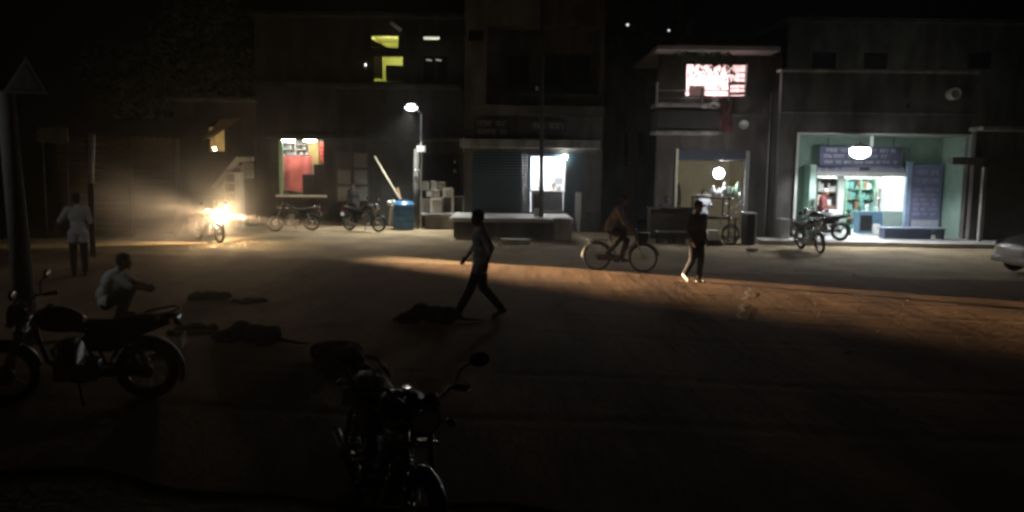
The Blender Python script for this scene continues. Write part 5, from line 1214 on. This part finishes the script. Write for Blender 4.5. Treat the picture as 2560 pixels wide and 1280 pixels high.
# inside: shelf cabinet, green cupboard, white shelves, counter
def shelf_unit(nm, lab, px, Y, dep, m, rows, cols, goods, glab, ggroup, rng, fill=.85, gname='medicine_box', z0_=None):
    x0, x1, z0, z1 = R(*px, Y); z0 = z0 if z0_ is None else z0_
    t_ = thing(nm, lab, 'cabinet', ((x0+x1)/2, Y+dep/2, z0))
    mb = MB(); mb.box(x0, x0+.03, Y, Y+dep, z0, z1); mb.box(x1-.03, x1, Y, Y+dep, z0, z1)
    for c in range(1, cols): xx = x0+(x1-x0)*c/cols; mb.box(xx-.018, xx+.018, Y+.002, Y+dep-.03, z0, z1)
    mb.box(x0+.031, x1-.031, Y+dep-.028, Y+dep, z0, z1); mb.build('case', m, t_)
    for r in range(rows+1):
        z = z0+(z1-z0-.025)*r/rows; mb = MB(); mb.box(x0-.002, x1+.002, Y-.006, Y+dep-.029, z, z+.025); mb.build('shelf', m, t_)
    hh = (z1-z0)/rows
    for r in range(rows):
        for c in range(cols):
            xa, xb = x0+(x1-x0)*c/cols+.04, x0+(x1-x0)*(c+1)/cols-.04; x = xa
            while x < xb-.05:
                w_ = min(rng.uniform(.07, .16), xb-x); h_ = hh*rng.uniform(.35, .8)
                if rng.random() < fill:
                    mb = MB(); mb.box(x, x+w_-.012, Y+.04, Y+dep*.7, z0+(z1-z0-.025)*r/rows+.026, z0+(z1-z0-.025)*r/rows+.026+h_); single(mb, gname, rng.choice(goods), glab, 'medicine box', ggroup, bevel=.004)
                x += w_
    return t_
gm = [mat('pack_%s' % n, c, .55, .15, 9) for n, c in (('white', (.72, .72, .70)), ('cream', (.6, .52, .4)), ('mint', (.35, .55, .45)), ('brown', (.16, .09, .05)), ('teal', (.08, .2, .2)))]
rg = random.Random(9)
shelf_unit('goods_cabinet', 'dark brown shelf cabinet with white packs at the left of the medicine shop', (2042, 446, 2092, 552), Yb+.5, .4, mat('cab_brown', (.10, .07, .055), .7, .3, 4), 4, 2, [gm[0], gm[1], gm[0]], 'pack on the dark brown cabinet in the medicine shop', 'packs in the brown cabinet', rg, .6, z0_=.16)
shelf_unit('green_cupboard', 'green cupboard with dark compartments in the middle of the medicine shop', (2116, 447, 2186, 560), Yb+2.4, .45, mat('cup_green', (.16, .30, .23), .7, .2, 3), 5, 2, [gm[4], gm[2], gm[3], gm[4]], 'box in the green cupboard of the medicine shop', 'boxes in the green cupboard', rg, .7, z0_=.16)
shelf_unit('white_rack', 'brilliantly lit white rack at the right of the medicine shop', (2192, 443, 2262, 560), Yb+2.5, .4, mat('rack_white', (.8, .8, .78), .7, .06, 3), 5, 2, [gm[0], gm[0], gm[1]], 'box on the white rack of the medicine shop', 'boxes on the white rack', rg, .75, z0_=.16)
x = R(2092, 441, 2107, 590, Yb+.35); mb = MB(); mb.box(x[0], x[1], Yb+.3, Yb+.45, .16, dr[3]+.2); single(mb, 'partition_post', mat('partition_white', (.66, .72, .68), .7, .08, 4), 'white upright partition between the brown cabinet and the green cupboard', 'partition', bevel=.01)
x = R(2146, 528, 2208, 585, Yb+.25)
t2 = thing('glass_counter', 'blue fronted counter inside the medicine shop doorway', 'counter', ((x[0]+x[1])/2, Yb+.4, .16))
mb = MB(); mb.box(x[0], x[1], Yb+.25, Yb+.7, .16, x[3]-.04); mb.build('body', mat('counter_blue', (.10, .19, .28), .5, .2, 3), t2, bevel=.01)
mb = MB(); mb.box(x[0]-.06, x[1]+.02, Yb+.2, Yb+.75, x[3]-.038, x[3]); mb.build('top', mat('counter_top', (.22, .34, .42), .3, .1, 4), t2, bevel=.006)
mb = MB(); mb.box(x[0]+.06, x[0]+.5, Yb+.24, Yb+.249, .25, x[3]-.15); mb.build('dark_panel', M['dark_metal'], t2)
x = R(2207, 528, 2256, 585, Yb+.1); mb = MB(); mb.box(x[0], x[1], Yb+.07, Yb+.12, .16, x[3]); single(mb, 'folding_board', mat('board_mint', (.30, .40, .36), .6, .15, 4), 'plain mint board leaning in front of the white rack', 'board', bevel=.008)
x = R(2184, 560, 2199, 582, Yb-.1); mb = MB(); mb.box(x[0], x[1], Yb-.15, Yb+.0, .16, x[3]); single(mb, 'white_carton', M['white_plastic'], 'small white carton on the floor before the blue counter', 'box', bevel=.008)
p = W(2168, 527, Yb+.4); mb = MB(); zc = W(2168, 528, Yb+.3).z; mb.lathe((p.x, Yb+.42, R(2146, 528, 2208, 585, Yb+.25)[3]+.002), [(.06, 0), (.075, .02), (.03, .06), (.045, .1), (.075, .16), (.06, .22), (.02, .25)], 16); single(mb, 'white_jar', M['white_plastic'], 'white rounded jar standing on the blue counter', 'jar', smooth=True)
for px, lab in ((2143, 'dark bottle at the left end of the blue counter'), (2182, 'clear bottle right of the white jar on the counter')):
    p = W(px+6, 527, Yb+.45); mb = MB(); mb.lathe((p.x, Yb+.45, R(2146, 528, 2208, 585, Yb+.25)[3]+.002), [(.035, 0), (.036, .12), (.014, .16), (.014, .2)], 14); single(mb, 'bottle', M['lens_glass'] if px > 2150 else M['dark_metal'], lab, 'bottle', smooth=True)
# bench on the porch edge
bx = R(2206, 569, 2362, 605, Y7-.3)
t2 = thing('porch_bench', 'long blue grey bench with a solid front on the porch below the banner', 'bench', ((bx[0]+bx[1])/2, Y7-.2, .15))
mb = MB(); mb.box(bx[0], bx[1], Y7-.42, Y7+.1, bx[3]-.05, bx[3]); mb.build('seat', mat('bench_blue', (.22, .27, .36), .6, .2, 4), t2, bevel=.008)
mb = MB(); mb.box(bx[0]+.04, bx[1]-.5, Y7-.34, Y7+.05, .158, bx[3]-.052); mb.build('front_panel', mat('bench_dark', (.07, .09, .14), .7, .25, 3), t2)
mb = MB(); mb.box(bx[1]-.12, bx[1]-.06, Y7-.38, Y7+.05, .158, bx[3]-.052); mb.build('leg', M['dark_metal'], t2)
# small block at the left foot of the porch, gable stub above
x = R(1950, 547, 1973, 598, Y7-.5); mb = MB(); mb.box(x[0], x[1], Y7-.55, Y7-.005, .14, x[3]); single(mb, 'masonry_block', M['concrete'], 'square masonry block at the left foot of the green porch', 'block', bevel=.015)
p = W(2383, 235, Y7-.15); t2 = thing('wall_vent', 'round pale vent drum high on the wall right above the green porch', 'vent', p)
mb = MB(); mb.cyl((p.x, Y7-.3, p.z), (p.x, Y7-.004, p.z), .2, .2, 20); mb.build('drum', mat('drum_grey', (.32, .31, .29), .8, .2, 4), t2, bevel=.02)
mb = MB(); mb.torus((p.x, Y7-.3, p.z), .17, .025, 20, 8); mb.build('rim', M['white_paint'], t2, smooth=True)
for px in (2138, 2270):
    p = W(px, 265, Y7-.03); mb = MB(); mb.box(p.x-.06, p.x+.06, Y7-.03, Y7-.004, p.z-.09, p.z+.09); single(mb, 'meter_box', M['dark_metal'], 'small dark box on the upper wall straight above the %s' % ('porch lamp' if px < 2200 else 'banner board'), 'box', bevel=.01)
# ================================================================== building 8: closed shops on the right
Y8 = 26.9
x0, x1, _, z1 = R(2430, 330, 2720, 600, Y8); x1 += 1.5
t = thing('closed_shop_row', 'row of dark closed shutters with a pale post at the right', 'building', ((x0+x1)/2, Y8, 0))
h1, h2 = R(2378, 392, 2448, 612, Y8), R(2462, 400, 2600, 612, Y8)
h1 = (x0+.35, h1[1]-.1, .15, h1[3]); h2 = (h2[0]+.05, x1-.3, .15, h2[3])
x0 = x0+.02
mb = MB(); wall_holes(mb, x0, x1, 0, z1, Y8, .22, [h1, h2]); mb.build('wall', plaster_d, t, fixn=False)
mb = MB(); mb.box(x0-.1, x1+.2, Y8-.5, Y8+4, z1+.004, z1+.14); mb.build('roof', M['concrete'], t, bevel=.015)
zl = R(2360, 393, 2470, 412, Y8-.2); mb = MB(); mb.box(x0-.9, h1[1]+.1, Y8-.3, Y8-.004, zl[2], zl[3]); mb.build('lintel', plaster_d, t, bevel=.015)
for q in (h1, h2):
    mb = MB(); n = 20
    for k in range(n): z = q[2]+(q[3]-q[2])*k/n; mb.box(q[0]+.003, q[1]-.003, Y8+.08, Y8+.12+.015*(k % 2), z+.002, z+(q[3]-q[2])/n-.006)
    mb.build('roller_shutter', mat('brown_shutter', (.10, .085, .07), .6, .3, 3, metal=.2), t)
a, b = W(2447, 612, Y8-.5), W(2457, 418, Y8-.5); mb = MB(); mb.box(a.x-.06, a.x+.06, Y8-.56, Y8-.44, 0.14, b.z); mb.build('pale_post', wall_mat('worn_post', (.24, .23, .21)), t, bevel=.01)
# taller dark building behind the pharmacy
Y9 = 34.0
x = R(1960, 60, 2620, 500, Y9)
t = thing('rear_building', 'faint brown upper storey behind the medicine shop roof', 'building', ((x[0]+x[1])/2, Y9, 0))
ws = [R(px, 130, px+60, 172, Y9) for px in (2030, 2160, 2420)]
mb = MB(); wall_holes(mb, x[0], x[1], 0, x[3], Y9, .2, ws); mb.build('wall', wall_mat('plaster_rear', (.13, .115, .095)), t, fixn=False)
for q in ws: mb = MB(); mb.box(q[0]+.003, q[1]-.003, Y9+.1, Y9+.12, q[2]+.003, q[3]-.003); mb.build('window', MATS['dark_glass'], t)
mb = MB(); mb.box(x[0]-.2, x[1]+.2, Y9-.4, Y9+4, x[3]+.004, x[3]+.15); mb.build('roof', plaster_d, t)
# pavement in front of the medicine shop
mb = MB(); a = G(1886, 604); xa, xb = a.x, 26.0
ye = lambda x_: 25.75-.06*(x_-9)+.05*math.sin(x_*1.7)
xs = [xa+(xb-xa)*i/50 for i in range(51)]
for i in range(50):
    p, q = xs[i], xs[i+1]; h = .13
    mb.add([(p, ye(p), 0), (q, ye(q), 0), (q, ye(q)+.02, h), (p, ye(p)+.02, h), (q, Y7-.006, h), (p, Y7-.006, h), ], [(0,1,2,3), (3,2,4,5)])
mb.add([(xa, ye(xa), 0), (xa, ye(xa)+.02, .13), (xa, Y7, .13), (xa, Y7, 0)], [(0,1,2,3)])
tag(mb.build('pavement', mat('pavement', (.46, .44, .41), .9, .2, 1.5, .4), fixn=False), kind='structure')
rg = random.Random(4)
for px, py, sz, lab in ((1909, 592, .22, 'pale broken slab lying left of the parked motorbike'), (1925, 588, .13, 'small stone beside the pale broken slab'), (1880, 628, .12, 'low stone at the roadside below the dark cabinet')):
    p = G(px, py); mb = MB(); mb.ball((0, 0, 0), (sz*1.6, sz, sz*.5), 10, 7); mb.v = [V(v.x*rg.uniform(.8, 1.15), v.y*rg.uniform(.8, 1.15), v.z*rg.uniform(.8, 1.1))+V(p.x, p.y, sz*.45) for v in mb.v]
    single(mb, 'stone', M['pale_concrete'], lab, 'stone')
# ================================================================== left foreground
b = G(72, 862); tp = W(70, 250, b.y)
t = thing('warning_sign', 'faded triangular road sign on a thick concrete post at the far left', 'road sign', b)
mb = MB(); mb.cyl(b, V(b.x-.12, b.y, tp.z+.1), .135, .10, 16); mb.build('post', mat('painted_post', (.30, .29, .27), .85, .35, 2, .2), t, smooth=True)
tri = [W(8, 232, b.y-.15), W(66, 142, b.y-.15), W(122, 236, b.y-.15)]
mb = MB(); mb.prism([(p.x, p.z) for p in tri], b.y-.17, b.y-.155); mb.build('triangle_plate', mat('sign_plate', (.27, .26, .245), .7, .3, 3), t)
c = sum(tri, V(0, 0, 0))/3; ins = [c+(p-c)*.72 for p in tri]; mb = MB(); mb.prism([(p.x, p.z) for p in ins], b.y-.178, b.y-.1715); mb.build('triangle_face', mat('sign_face', (.20, .195, .18), .8, .4, 3), t)

# parked motorbikes
HB = rad(190)
p = G(205, 1000)
master = make_motorbike('black motorbike parked at the left foreground, front wheel cut by the picture edge', (p.x, p.y, 0), HB, rad(-7))
hp_ = W(1030, 1055, 4.42); hd_ = rad(-65)
dup(master, (hp_.x-.56*math.cos(hd_), hp_.y-.56*math.sin(hd_), 0), hd_, 'dark motorbike at the bottom centre edge, its round headlight facing the viewer', rx=rad(-5))
pk = G(2040, 592); dup(master, (W(2050, 590, 26.15).x, 26.15, .13), rad(174), 'black motorbike parked on the pavement before the medicine shop, facing left', rx=rad(7))
pk = G(2026, 628); dup(master, (pk.x, pk.y, 0), rad(-86), 'black motorbike on the dirt in front of the other one, facing right', rx=rad(6))
pk = G(905, 580); dup(master, (pk.x, pk.y+.3, 0), rad(-25), 'motorbike with a white glinting headlight parked left of the blue tank', rx=rad(-6))
pk = G(735, 578); dup(master, (pk.x, pk.y, 0), rad(-160), 'shadowy motorbike parked under the red kiosk', rx=rad(6))
# motorbike with its headlight on
foot = G(545, 607); HD = rad(-40)
hm_ = make_motorbike('motorbike with its warm headlight shining along the road', (foot.x-.56*math.cos(HD), foot.y-.56*math.sin(HD), 0), HD, 0.0, paint=mat('maroon_paint', (.06, .01, .01), .3, .2, 5, coat=.5))
for ch in hm_.children:
    for g in ch.children:
        if g.name.startswith('headlight_lens'): g.material_slots[0].material = glow('headlight_on', (1, .74, .42), HEADL)
ld = bpy.data.lights.new('headlight_beam', 'POINT'); ld.energy = BEAM; ld.color = (1, .69, .40); ld.shadow_soft_size = .05
lo = bpy.data.objects.new('headlight_beam', ld); COL.objects.link(lo); lo.parent = hm_; lo.location = (.65, 0, .9)
ld.use_nodes = True; nt = ld.node_tree; N = nt.nodes; L = nt.links; em = N['Emission']
tc = N.new('ShaderNodeTexCoord'); sp = N.new('ShaderNodeSeparateXYZ'); L.new(tc.outputs['Normal'], sp.inputs[0])
def math_(op, a, b=None):
    m = N.new('ShaderNodeMath'); m.operation = op
    for i, q in enumerate((a, b)):
        if q is None: continue
        if isinstance(q, (int, float)): m.inputs[i].default_value = q
        else: L.new(q, m.inputs[i])
    return m.outputs[0]
az = math_('ARCTAN2', sp.outputs['Y'], sp.outputs['X'])      # around the lamp, 0 = straight ahead, + = to its left
def smooth_(v, a, b):
    mr = N.new('ShaderNodeMapRange'); mr.interpolation_type = 'SMOOTHSTEP'; L.new(v, mr.inputs['Value'])
    mr.inputs['From Min'].default_value = a; mr.inputs['From Max'].default_value = b; return mr.outputs[0]
a_far = smooth_(az, rad(13.4), rad(12.4))                    # sharp cut-off on the far side
a_near = smooth_(az, rad(-4), rad(7.5))                       # soft on the near side
el = math_('ARCSINE', sp.outputs['Z'])
e_up = smooth_(el, rad(0.0), rad(-1.4)); e_lo = smooth_(el, rad(-9), rad(-3))
beam = math_('MULTIPLY', math_('MULTIPLY', a_far, a_near), math_('MULTIPLY', e_up, e_lo))
rearward = math_('MULTIPLY', smooth_(sp.outputs['X'], -.3, -.85), smooth_(el, rad(32), rad(10)))  # backward light added to brighten the hut; a headlight throws none there
fill_light = math_('ADD', math_('MULTIPLY', rearward, HUT_FILL), .0003)
L.new(math_('ADD', beam, fill_light), em.inputs['Strength'])

# dust hanging in the light of the headlight
mb = MB(); mb.ball((0, 0, 0), (3.7, 2.6, 2.5), 32, 20)
dm = bpy.data.materials.new('dust_haze'); dm.use_nodes = True; nt = dm.node_tree; nt.nodes.remove(nt.nodes['Principled BSDF'])
N = nt.nodes; L = nt.links; vs_ = N.new('ShaderNodeVolumeScatter'); vs_.inputs['Color'].default_value = (1, .93, .82, 1); vs_.inputs['Anisotropy'].default_value = -.3
tc = N.new('ShaderNodeTexCoord'); mp = N.new('ShaderNodeMapping'); mp.inputs['Scale'].default_value = (1/3.7, 1/2.6, 1/2.5); L.new(tc.outputs['Object'], mp.inputs['Vector'])
ln_ = N.new('ShaderNodeVectorMath'); ln_.operation = 'LENGTH'; L.new(mp.outputs[0], ln_.inputs[0])
mr = N.new('ShaderNodeMapRange'); mr.interpolation_type = 'SMOOTHERSTEP'; L.new(ln_.outputs['Value'], mr.inputs['Value']); mr.inputs['From Min'].default_value = 1.0; mr.inputs['From Max'].default_value = 0.05; mr.inputs['To Max'].default_value = DUST
nz = N.new('ShaderNodeTexNoise'); nz.inputs['Scale'].default_value = 1.1; nz.inputs['Detail'].default_value = 4; L.new(tc.outputs['Object'], nz.inputs['Vector'])
m1 = N.new('ShaderNodeMath'); m1.operation = 'MULTIPLY'; L.new(mr.outputs[0], m1.inputs[0]); L.new(nz.outputs['Fac'], m1.inputs[1]); L.new(m1.outputs[0], vs_.inputs['Density'])
L.new(vs_.outputs[0], N['Material Output'].inputs['Volume'])
do = place('dust_haze', mb.mesh('dust_haze', smooth=True), dm); do.location = (foot.x-1.35, foot.y+.3, 1.3)
tag(do, 'warm lit dust haze hanging around the shining headlight', 'dust', kind='stuff')

# car at the right edge
pk = G(2492, 690); make_car('silver car at the right picture edge, only its front corner showing', (pk.x+2.2, pk.y+.35, 0), rad(184))

# ================================================================== people
grey_shirt = mat('grey_shirt', (.62, .59, .54), .9, .2, 5); white_shirt = mat('white_shirt', (.78, .78, .75), .9, .12, 5); dark_shirt = mat('dark_shirt', (.06, .06, .065), .9, .25, 5)
dark_tr = mat('dark_trousers', (.02, .02, .024), .9, .3, 5); blue_tr = mat('blue_trousers', (.03, .035, .06), .9, .3, 5); maroon = mat('maroon_shirt', (.16, .035, .04), .9, .25, 5)
walk = dict(knL=V(.16, .09, .50), anL=V(.36, .09, .12), toeL=V(1, .05, .3), knR=V(-.05, -.09, .49), anR=V(-.36, -.09, .14), toeR=V(1, -.05, -.5),
            elL=V(-.14, .23, 1.15), wrL=V(-.08, .25, .92), elR=V(.06, -.23, 1.14), wrR=V(.2, -.22, .96), pel=V(0, 0, .90), hpL=V(0.02, .09, .87), hpR=V(-.02, -.09, .87), head=V(.06, 0, 1.605), nk=V(.03, 0, 1.5))
p = G(1200, 797); make_person('person in a loose grey shirt striding left across the dark road', (p.x, p.y, 0), rad(188), walk, grey_shirt, dark_tr, long_shirt=.25, sleeve=1.4)
stride = dict(knL=V(.06, .08, .50), anL=V(.03, .07, .085), knR=V(-.02, -.08, .5), anR=V(-.24, -.08, .16), toeR=V(1, -.05, -.6), elL=V(-.06, .22, 1.13), elR=V(-.02, -.23, 1.13), wrR=V(.08, -.2, .9))
p = G(1738, 706); make_person('person in dark clothes with a white shoe walking on the far edge of the road', (p.x, p.y, 0), rad(-60), stride, dark_shirt, dark_tr, sleeve=1.6, shoe=mat('white_shoe', (.7, .7, .68), .6, .1, 5))
# cyclist
r1_, f1_ = G(1492, 675), G(1602, 681); mid = (r1_+f1_)/2; bh_ = rad(-14)
make_bicycle('black bicycle with a red frame and a basket ridden to the right', (mid.x, mid.y, 0), bh_)
ride = dict(pel=V(-.25, 0, 1.03), wst=V(-.20, 0, 1.17), chs=V(-.08, 0, 1.36), nkb=V(.01, 0, 1.50), nk=V(.05, 0, 1.57), head=V(.09, 0, 1.68), shL=V(-.01, .175, 1.46), shR=V(-.01, -.175, 1.46),
            elL=V(.08, .24, 1.22), wrL=V(.23, .255, 1.05), elR=V(.08, -.24, 1.22), wrR=V(.23, -.255, 1.05), hpL=V(-.2, .09, .98), knL=V(.16, .11, .72), anL=V(.05, .11, .32), hpR=V(-.2, -.09, .98), knR=V(.12, -.11, .88), anR=V(-.24, -.11, .46), toeL=V(1, 0, -.2), toeR=V(1, 0, -.3))
make_person('person in a grey white shirt riding the bicycle', (mid.x, mid.y, 0), bh_, ride, mat('offwhite_shirt', (.24, .225, .215), .9, .15, 5), dark_tr, sleeve=1.5)
# left side
p = G(200, 690); make_person('person in a long white shirt standing in front of the plank hut', (p.x, p.y, 0), rad(120), dict(elR=V(.02, -.24, 1.15), wrR=V(.2, -.16, 1.1), elL=V(.0, .33, 1.17), wrL=V(.06, .42, .98)), white_shirt, dark_tr, long_shirt=.35, sleeve=1.0)
squat = dict(pel=V(-.1, 0, .26), wst=V(-.12, 0, .40), chs=V(-.03, 0, .58), nkb=V(.08, 0, .72), nk=V(.13, 0, .78), head=V(.18, 0, .88), shL=V(.05, .175, .69), shR=V(.05, -.175, .69), elL=V(.28, .24, .52), elR=V(.28, -.24, .52), wrL=V(.48, .14, .46), wrR=V(.48, -.14, .46),
             hpL=V(-.08, .1, .24), hpR=V(-.08, -.1, .24), knL=V(.26, .16, .48), knR=V(.26, -.16, .48), anL=V(.1, .13, .085), anR=V(.1, -.13, .085))
p = G(285, 795); make_person('person in a white shirt squatting on the ground behind the nearest motorbike', (p.x, p.y, 0), rad(15), squat, white_shirt, dark_tr, sleeve=1.0)
# medicine shop customer, seated sideways on the pavement motorbike
sit = dict(pel=V(0, 0, .55), wst=V(-.02, 0, .69), chs=V(0, 0, .88), nkb=V(.03, 0, 1.03), nk=V(.06, 0, 1.10), head=V(.10, 0, 1.20), shL=V(.02, .175, 1.0), shR=V(.02, -.175, 1.0), elL=V(.08, .23, .75), elR=V(.08, -.23, .75), wrL=V(.30, .16, .68), wrR=V(.30, -.16, .68),
           hpL=V(.03, .09, .52), hpR=V(.03, -.09, .52), knL=V(.44, .12, .53), knR=V(.44, -.12, .53), anL=V(.42, .12, .085), anR=V(.42, -.12, .085))
def stool(x, y, z, lab, h=.44):
    t_ = thing('stool', lab, 'stool', (x, y, z))
    mb = MB(); mb.cyl((x, y, z+h-.04), (x, y, z+h), .17, n=20); mb.build('seat', M['dark_wood'], t_)
    for a in (45, 135, 225, 315): mb = MB(); mb.cyl((x+.17*math.cos(rad(a)), y+.17*math.sin(rad(a)), z), (x+.11*math.cos(rad(a)), y+.11*math.sin(rad(a)), z+h-.04), .018, n=8); mb.build('leg', M['dark_wood'], t_)
p = W(2055, 520, Y7+.6); stool(p.x, Y7+.6, .156, 'dark stool on the green porch behind the parked motorbike', .78)
def up(P_, dz): return {k: (v+V(0, 0, dz) if k[:2] not in ('fa', 'to') else v) for k, v in P_.items()}
sit2 = up(sit, .34); sit2.update(anL=V(.36, .12, .42), anR=V(.36, -.12, .42), knL=V(.42, .12, .85), knR=V(.42, -.12, .85))
make_person('grey haired person in a dark red shirt seated in front of the brown cabinet', (p.x, Y7+.6, .156), rad(-35), sit2, maroon, mat('white_trousers', (.62, .58, .58), .9, .12, 5), M['grey_hair'], sleeve=.9)
# at the tea counter and the cart
p = W(1665, 500, Yk+1.1); stool(p.x, Yk+1.1, 0, 'stool behind the left half of the tea counter', .62); make_person('person seated behind the tea counter with a pale cap of light on the hair', (p.x, Yk+1.1, 0), rad(-80), up(sit, .18), dark_shirt, dark_tr, sleeve=1.5)
p = W(1697, 512, Yk-.75); make_person('person with a dark round head seated on the right bench with the back turned', (p.x, Yk-.98, 0), rad(95), up(sit, -.1), dark_shirt, dark_tr, sleeve=1.5) if False else None
p = W(1762, 470, Yt+1.2); make_person('vendor in a white shirt standing behind the loaded food cart', (p.x, Yt+1.35, 0), rad(-75), dict(elL=V(.1, .26, 1.18), wrL=V(.3, .2, 1.2), elR=V(.1, -.26, 1.18), wrR=V(.3, -.2, 1.2)), mat('bright_shirt', (.7, .71, .76), .9, .1, 5), dark_tr, sleeve=1.0)
p = W(1700, 512, Yk+.9); stool(p.x, Yk+1.0, 0, 'stool behind the right half of the tea counter', .40); make_person('lower seated person with dark hair just showing over the tea counter', (p.x, Yk+1.0, 0), rad(-100), up(sit, -.05), dark_shirt, dark_tr, sleeve=1.5)
# in the lit window
p = W(1384, 470, Y4+1.1); zf = shopw[2]-.9
hz = W(1384, 465, Y4+.95).z-zf
stool(p.x, Y4+.95, zf, 'stool hidden inside the lit counter room', .42); make_person('dark haired person sitting low inside the lit counter window', (p.x, Y4+.95, zf), rad(-95), up(sit, hz-1.2), dark_shirt, dark_tr)
# under the kiosk
p = G(853, 577); make_person('dim person in dark clothes leaning on the panelled shutter', (p.x, Y1-.35, 0), rad(-100), dict(), dark_shirt, dark_tr, sleeve=1.5)

# ================================================================== dogs, heaps, litter
furd = mat('dark_fur', (.022, .02, .018), .9, .4, 9, .3)
p = G(640, 858); make_dog('dark dog lying on the road with its thin tail stretched to the right', (p.x, p.y, 0), rad(172), furd, 'dogs lying on the road')
p = G(1085, 806); make_dog('dark dog lying left of the striding person, a pale patch at its head', (p.x, p.y, 0), rad(186), mat('patchy_fur', (.05, .047, .043), .9, .6, 5, .3, col2=(.014, .013, .012)), 'dogs lying on the road')
p = G(838, 905); make_dog('curled up dark dog in the deepest shadow of the road', (p.x, p.y, 0), rad(40), furd, 'dogs lying on the road', curled=True)
rg = random.Random(31)
def heap(px, py, w_, h_, lab, m, n=14):
    p = G(px, py); mb = MB()
    for k in range(n): mb.ball((p.x+rg.gauss(0, .33)*w_, p.y+rg.gauss(0, .2)*w_, rg.uniform(0, .25)*h_), (w_*rg.uniform(.15, .4), w_*rg.uniform(.12, .25), h_*rg.uniform(.4, .8)), 9, 6)
    return single(mb, 'rubble_heap', m, lab, 'heap', 'low heaps left of the road', smooth=True, remesh=.03, smoothit=1)
dsoil = mat('dark_soil', (.05, .04, .03), .95, .4, 5, .5)
heap(530, 748, .5, .16, 'dark low heap nearest to the lit headlight', dsoil)
heap(622, 757, .4, .10, 'flat dark heap right of the bigger one below the headlight', dsoil)
heap(500, 825, .35, .12, 'small dark heap beside the rear motorbike at the left', dsoil)
for px, py, lab, s in ((2116, 881, 'white scrap alone on the dark road at the lower right', .045), (2135, 688, 'pale scrap on the dirt below the second motorbike', .05), (1784, 655, 'white scrap behind the walking person with the white shoe', .05), (1823, 579, 'bright scrap under the food cart wheel', .05), (1480, 600, 'white scrap behind the cyclist', .05)):
    p = G(px, py); mb = MB(); mb.ball((p.x, p.y, s*.35), (s*1.4, s*.8, s*.4), 8, 6); mb.v = [v+V(rg.uniform(-.2, .2)*s, rg.uniform(-.2, .2)*s, rg.uniform(-.1, .1)*s) for v in mb.v]
    single(mb, 'paper_scrap', M['white_plastic'], lab, 'litter', 'litter on the ground')

# street lamp outside the left edge of the photograph (its light rims the people and bikes at the left)
b = V(-12.5, 8.0, 0)
t = thing('street_lamp', 'street lamp outside the picture to the left of the parked motorbikes', 'street lamp', b)
mb = MB(); mb.cyl(b, b+V(0, 0, 6.4), .07, .05, 12); mb.tube([b+V(0, 0, 6.4), b+V(.9, .1, 6.55)], .025); mb.build('pole', M['galv'], t, smooth=True)
mb = MB(); mb.box(b.x+.7, b.x+1.2, b.y-.02, b.y+.2, 6.5, 6.58); mb.build('lamp_head', M['galv'], t, bevel=.02)
mb = MB(); mb.ball(b+V(.98, .1, 6.48), (.15, .1, .05), 14, 8); mb.build('lamp_glass', glow('dim_lamp', (.9, .95, 1), LEFTG), t, smooth=True)
LL = lamp('left_street_light', 'SPOT', b+V(.98, .1, 6.38), LEFTW, (.9, .95, 1), t, .08, spot_size=rad(78), spot_blend=.6); aim(LL, V(-7.0, 14.0, .6)-(b+V(.98, .1, 6.38)))
# unseen fill lamp added behind the viewer for weak light from the front
b = V(5.0, -9.0, 0)
t = thing('street_lamp', 'fill lamp added on a pole outside the picture behind the viewer', 'street lamp', b)
mb = MB(); mb.cyl(b, b+V(0, 0, 6.2), .07, .05, 12); mb.tube([b+V(0, 0, 6.2), b+V(0, .9, 6.35)], .025); mb.build('pole', M['galv'], t, smooth=True)
mb = MB(); mb.box(b.x-.1, b.x+.1, b.y+.7, b.y+1.2, 6.3, 6.38); mb.build('lamp_head', M['galv'], t, bevel=.02)
mb = MB(); mb.ball(b+V(0, .95, 6.28), (.1, .15, .05), 14, 8); mb.build('lamp_glass', MATS['dim_lamp'], t, smooth=True)
lamp('rear_fill_light', 'SPOT', b+V(0, .95, 6.2), REARW, (1, .93, .82), t, .08, spot_size=rad(165), spot_blend=.4)
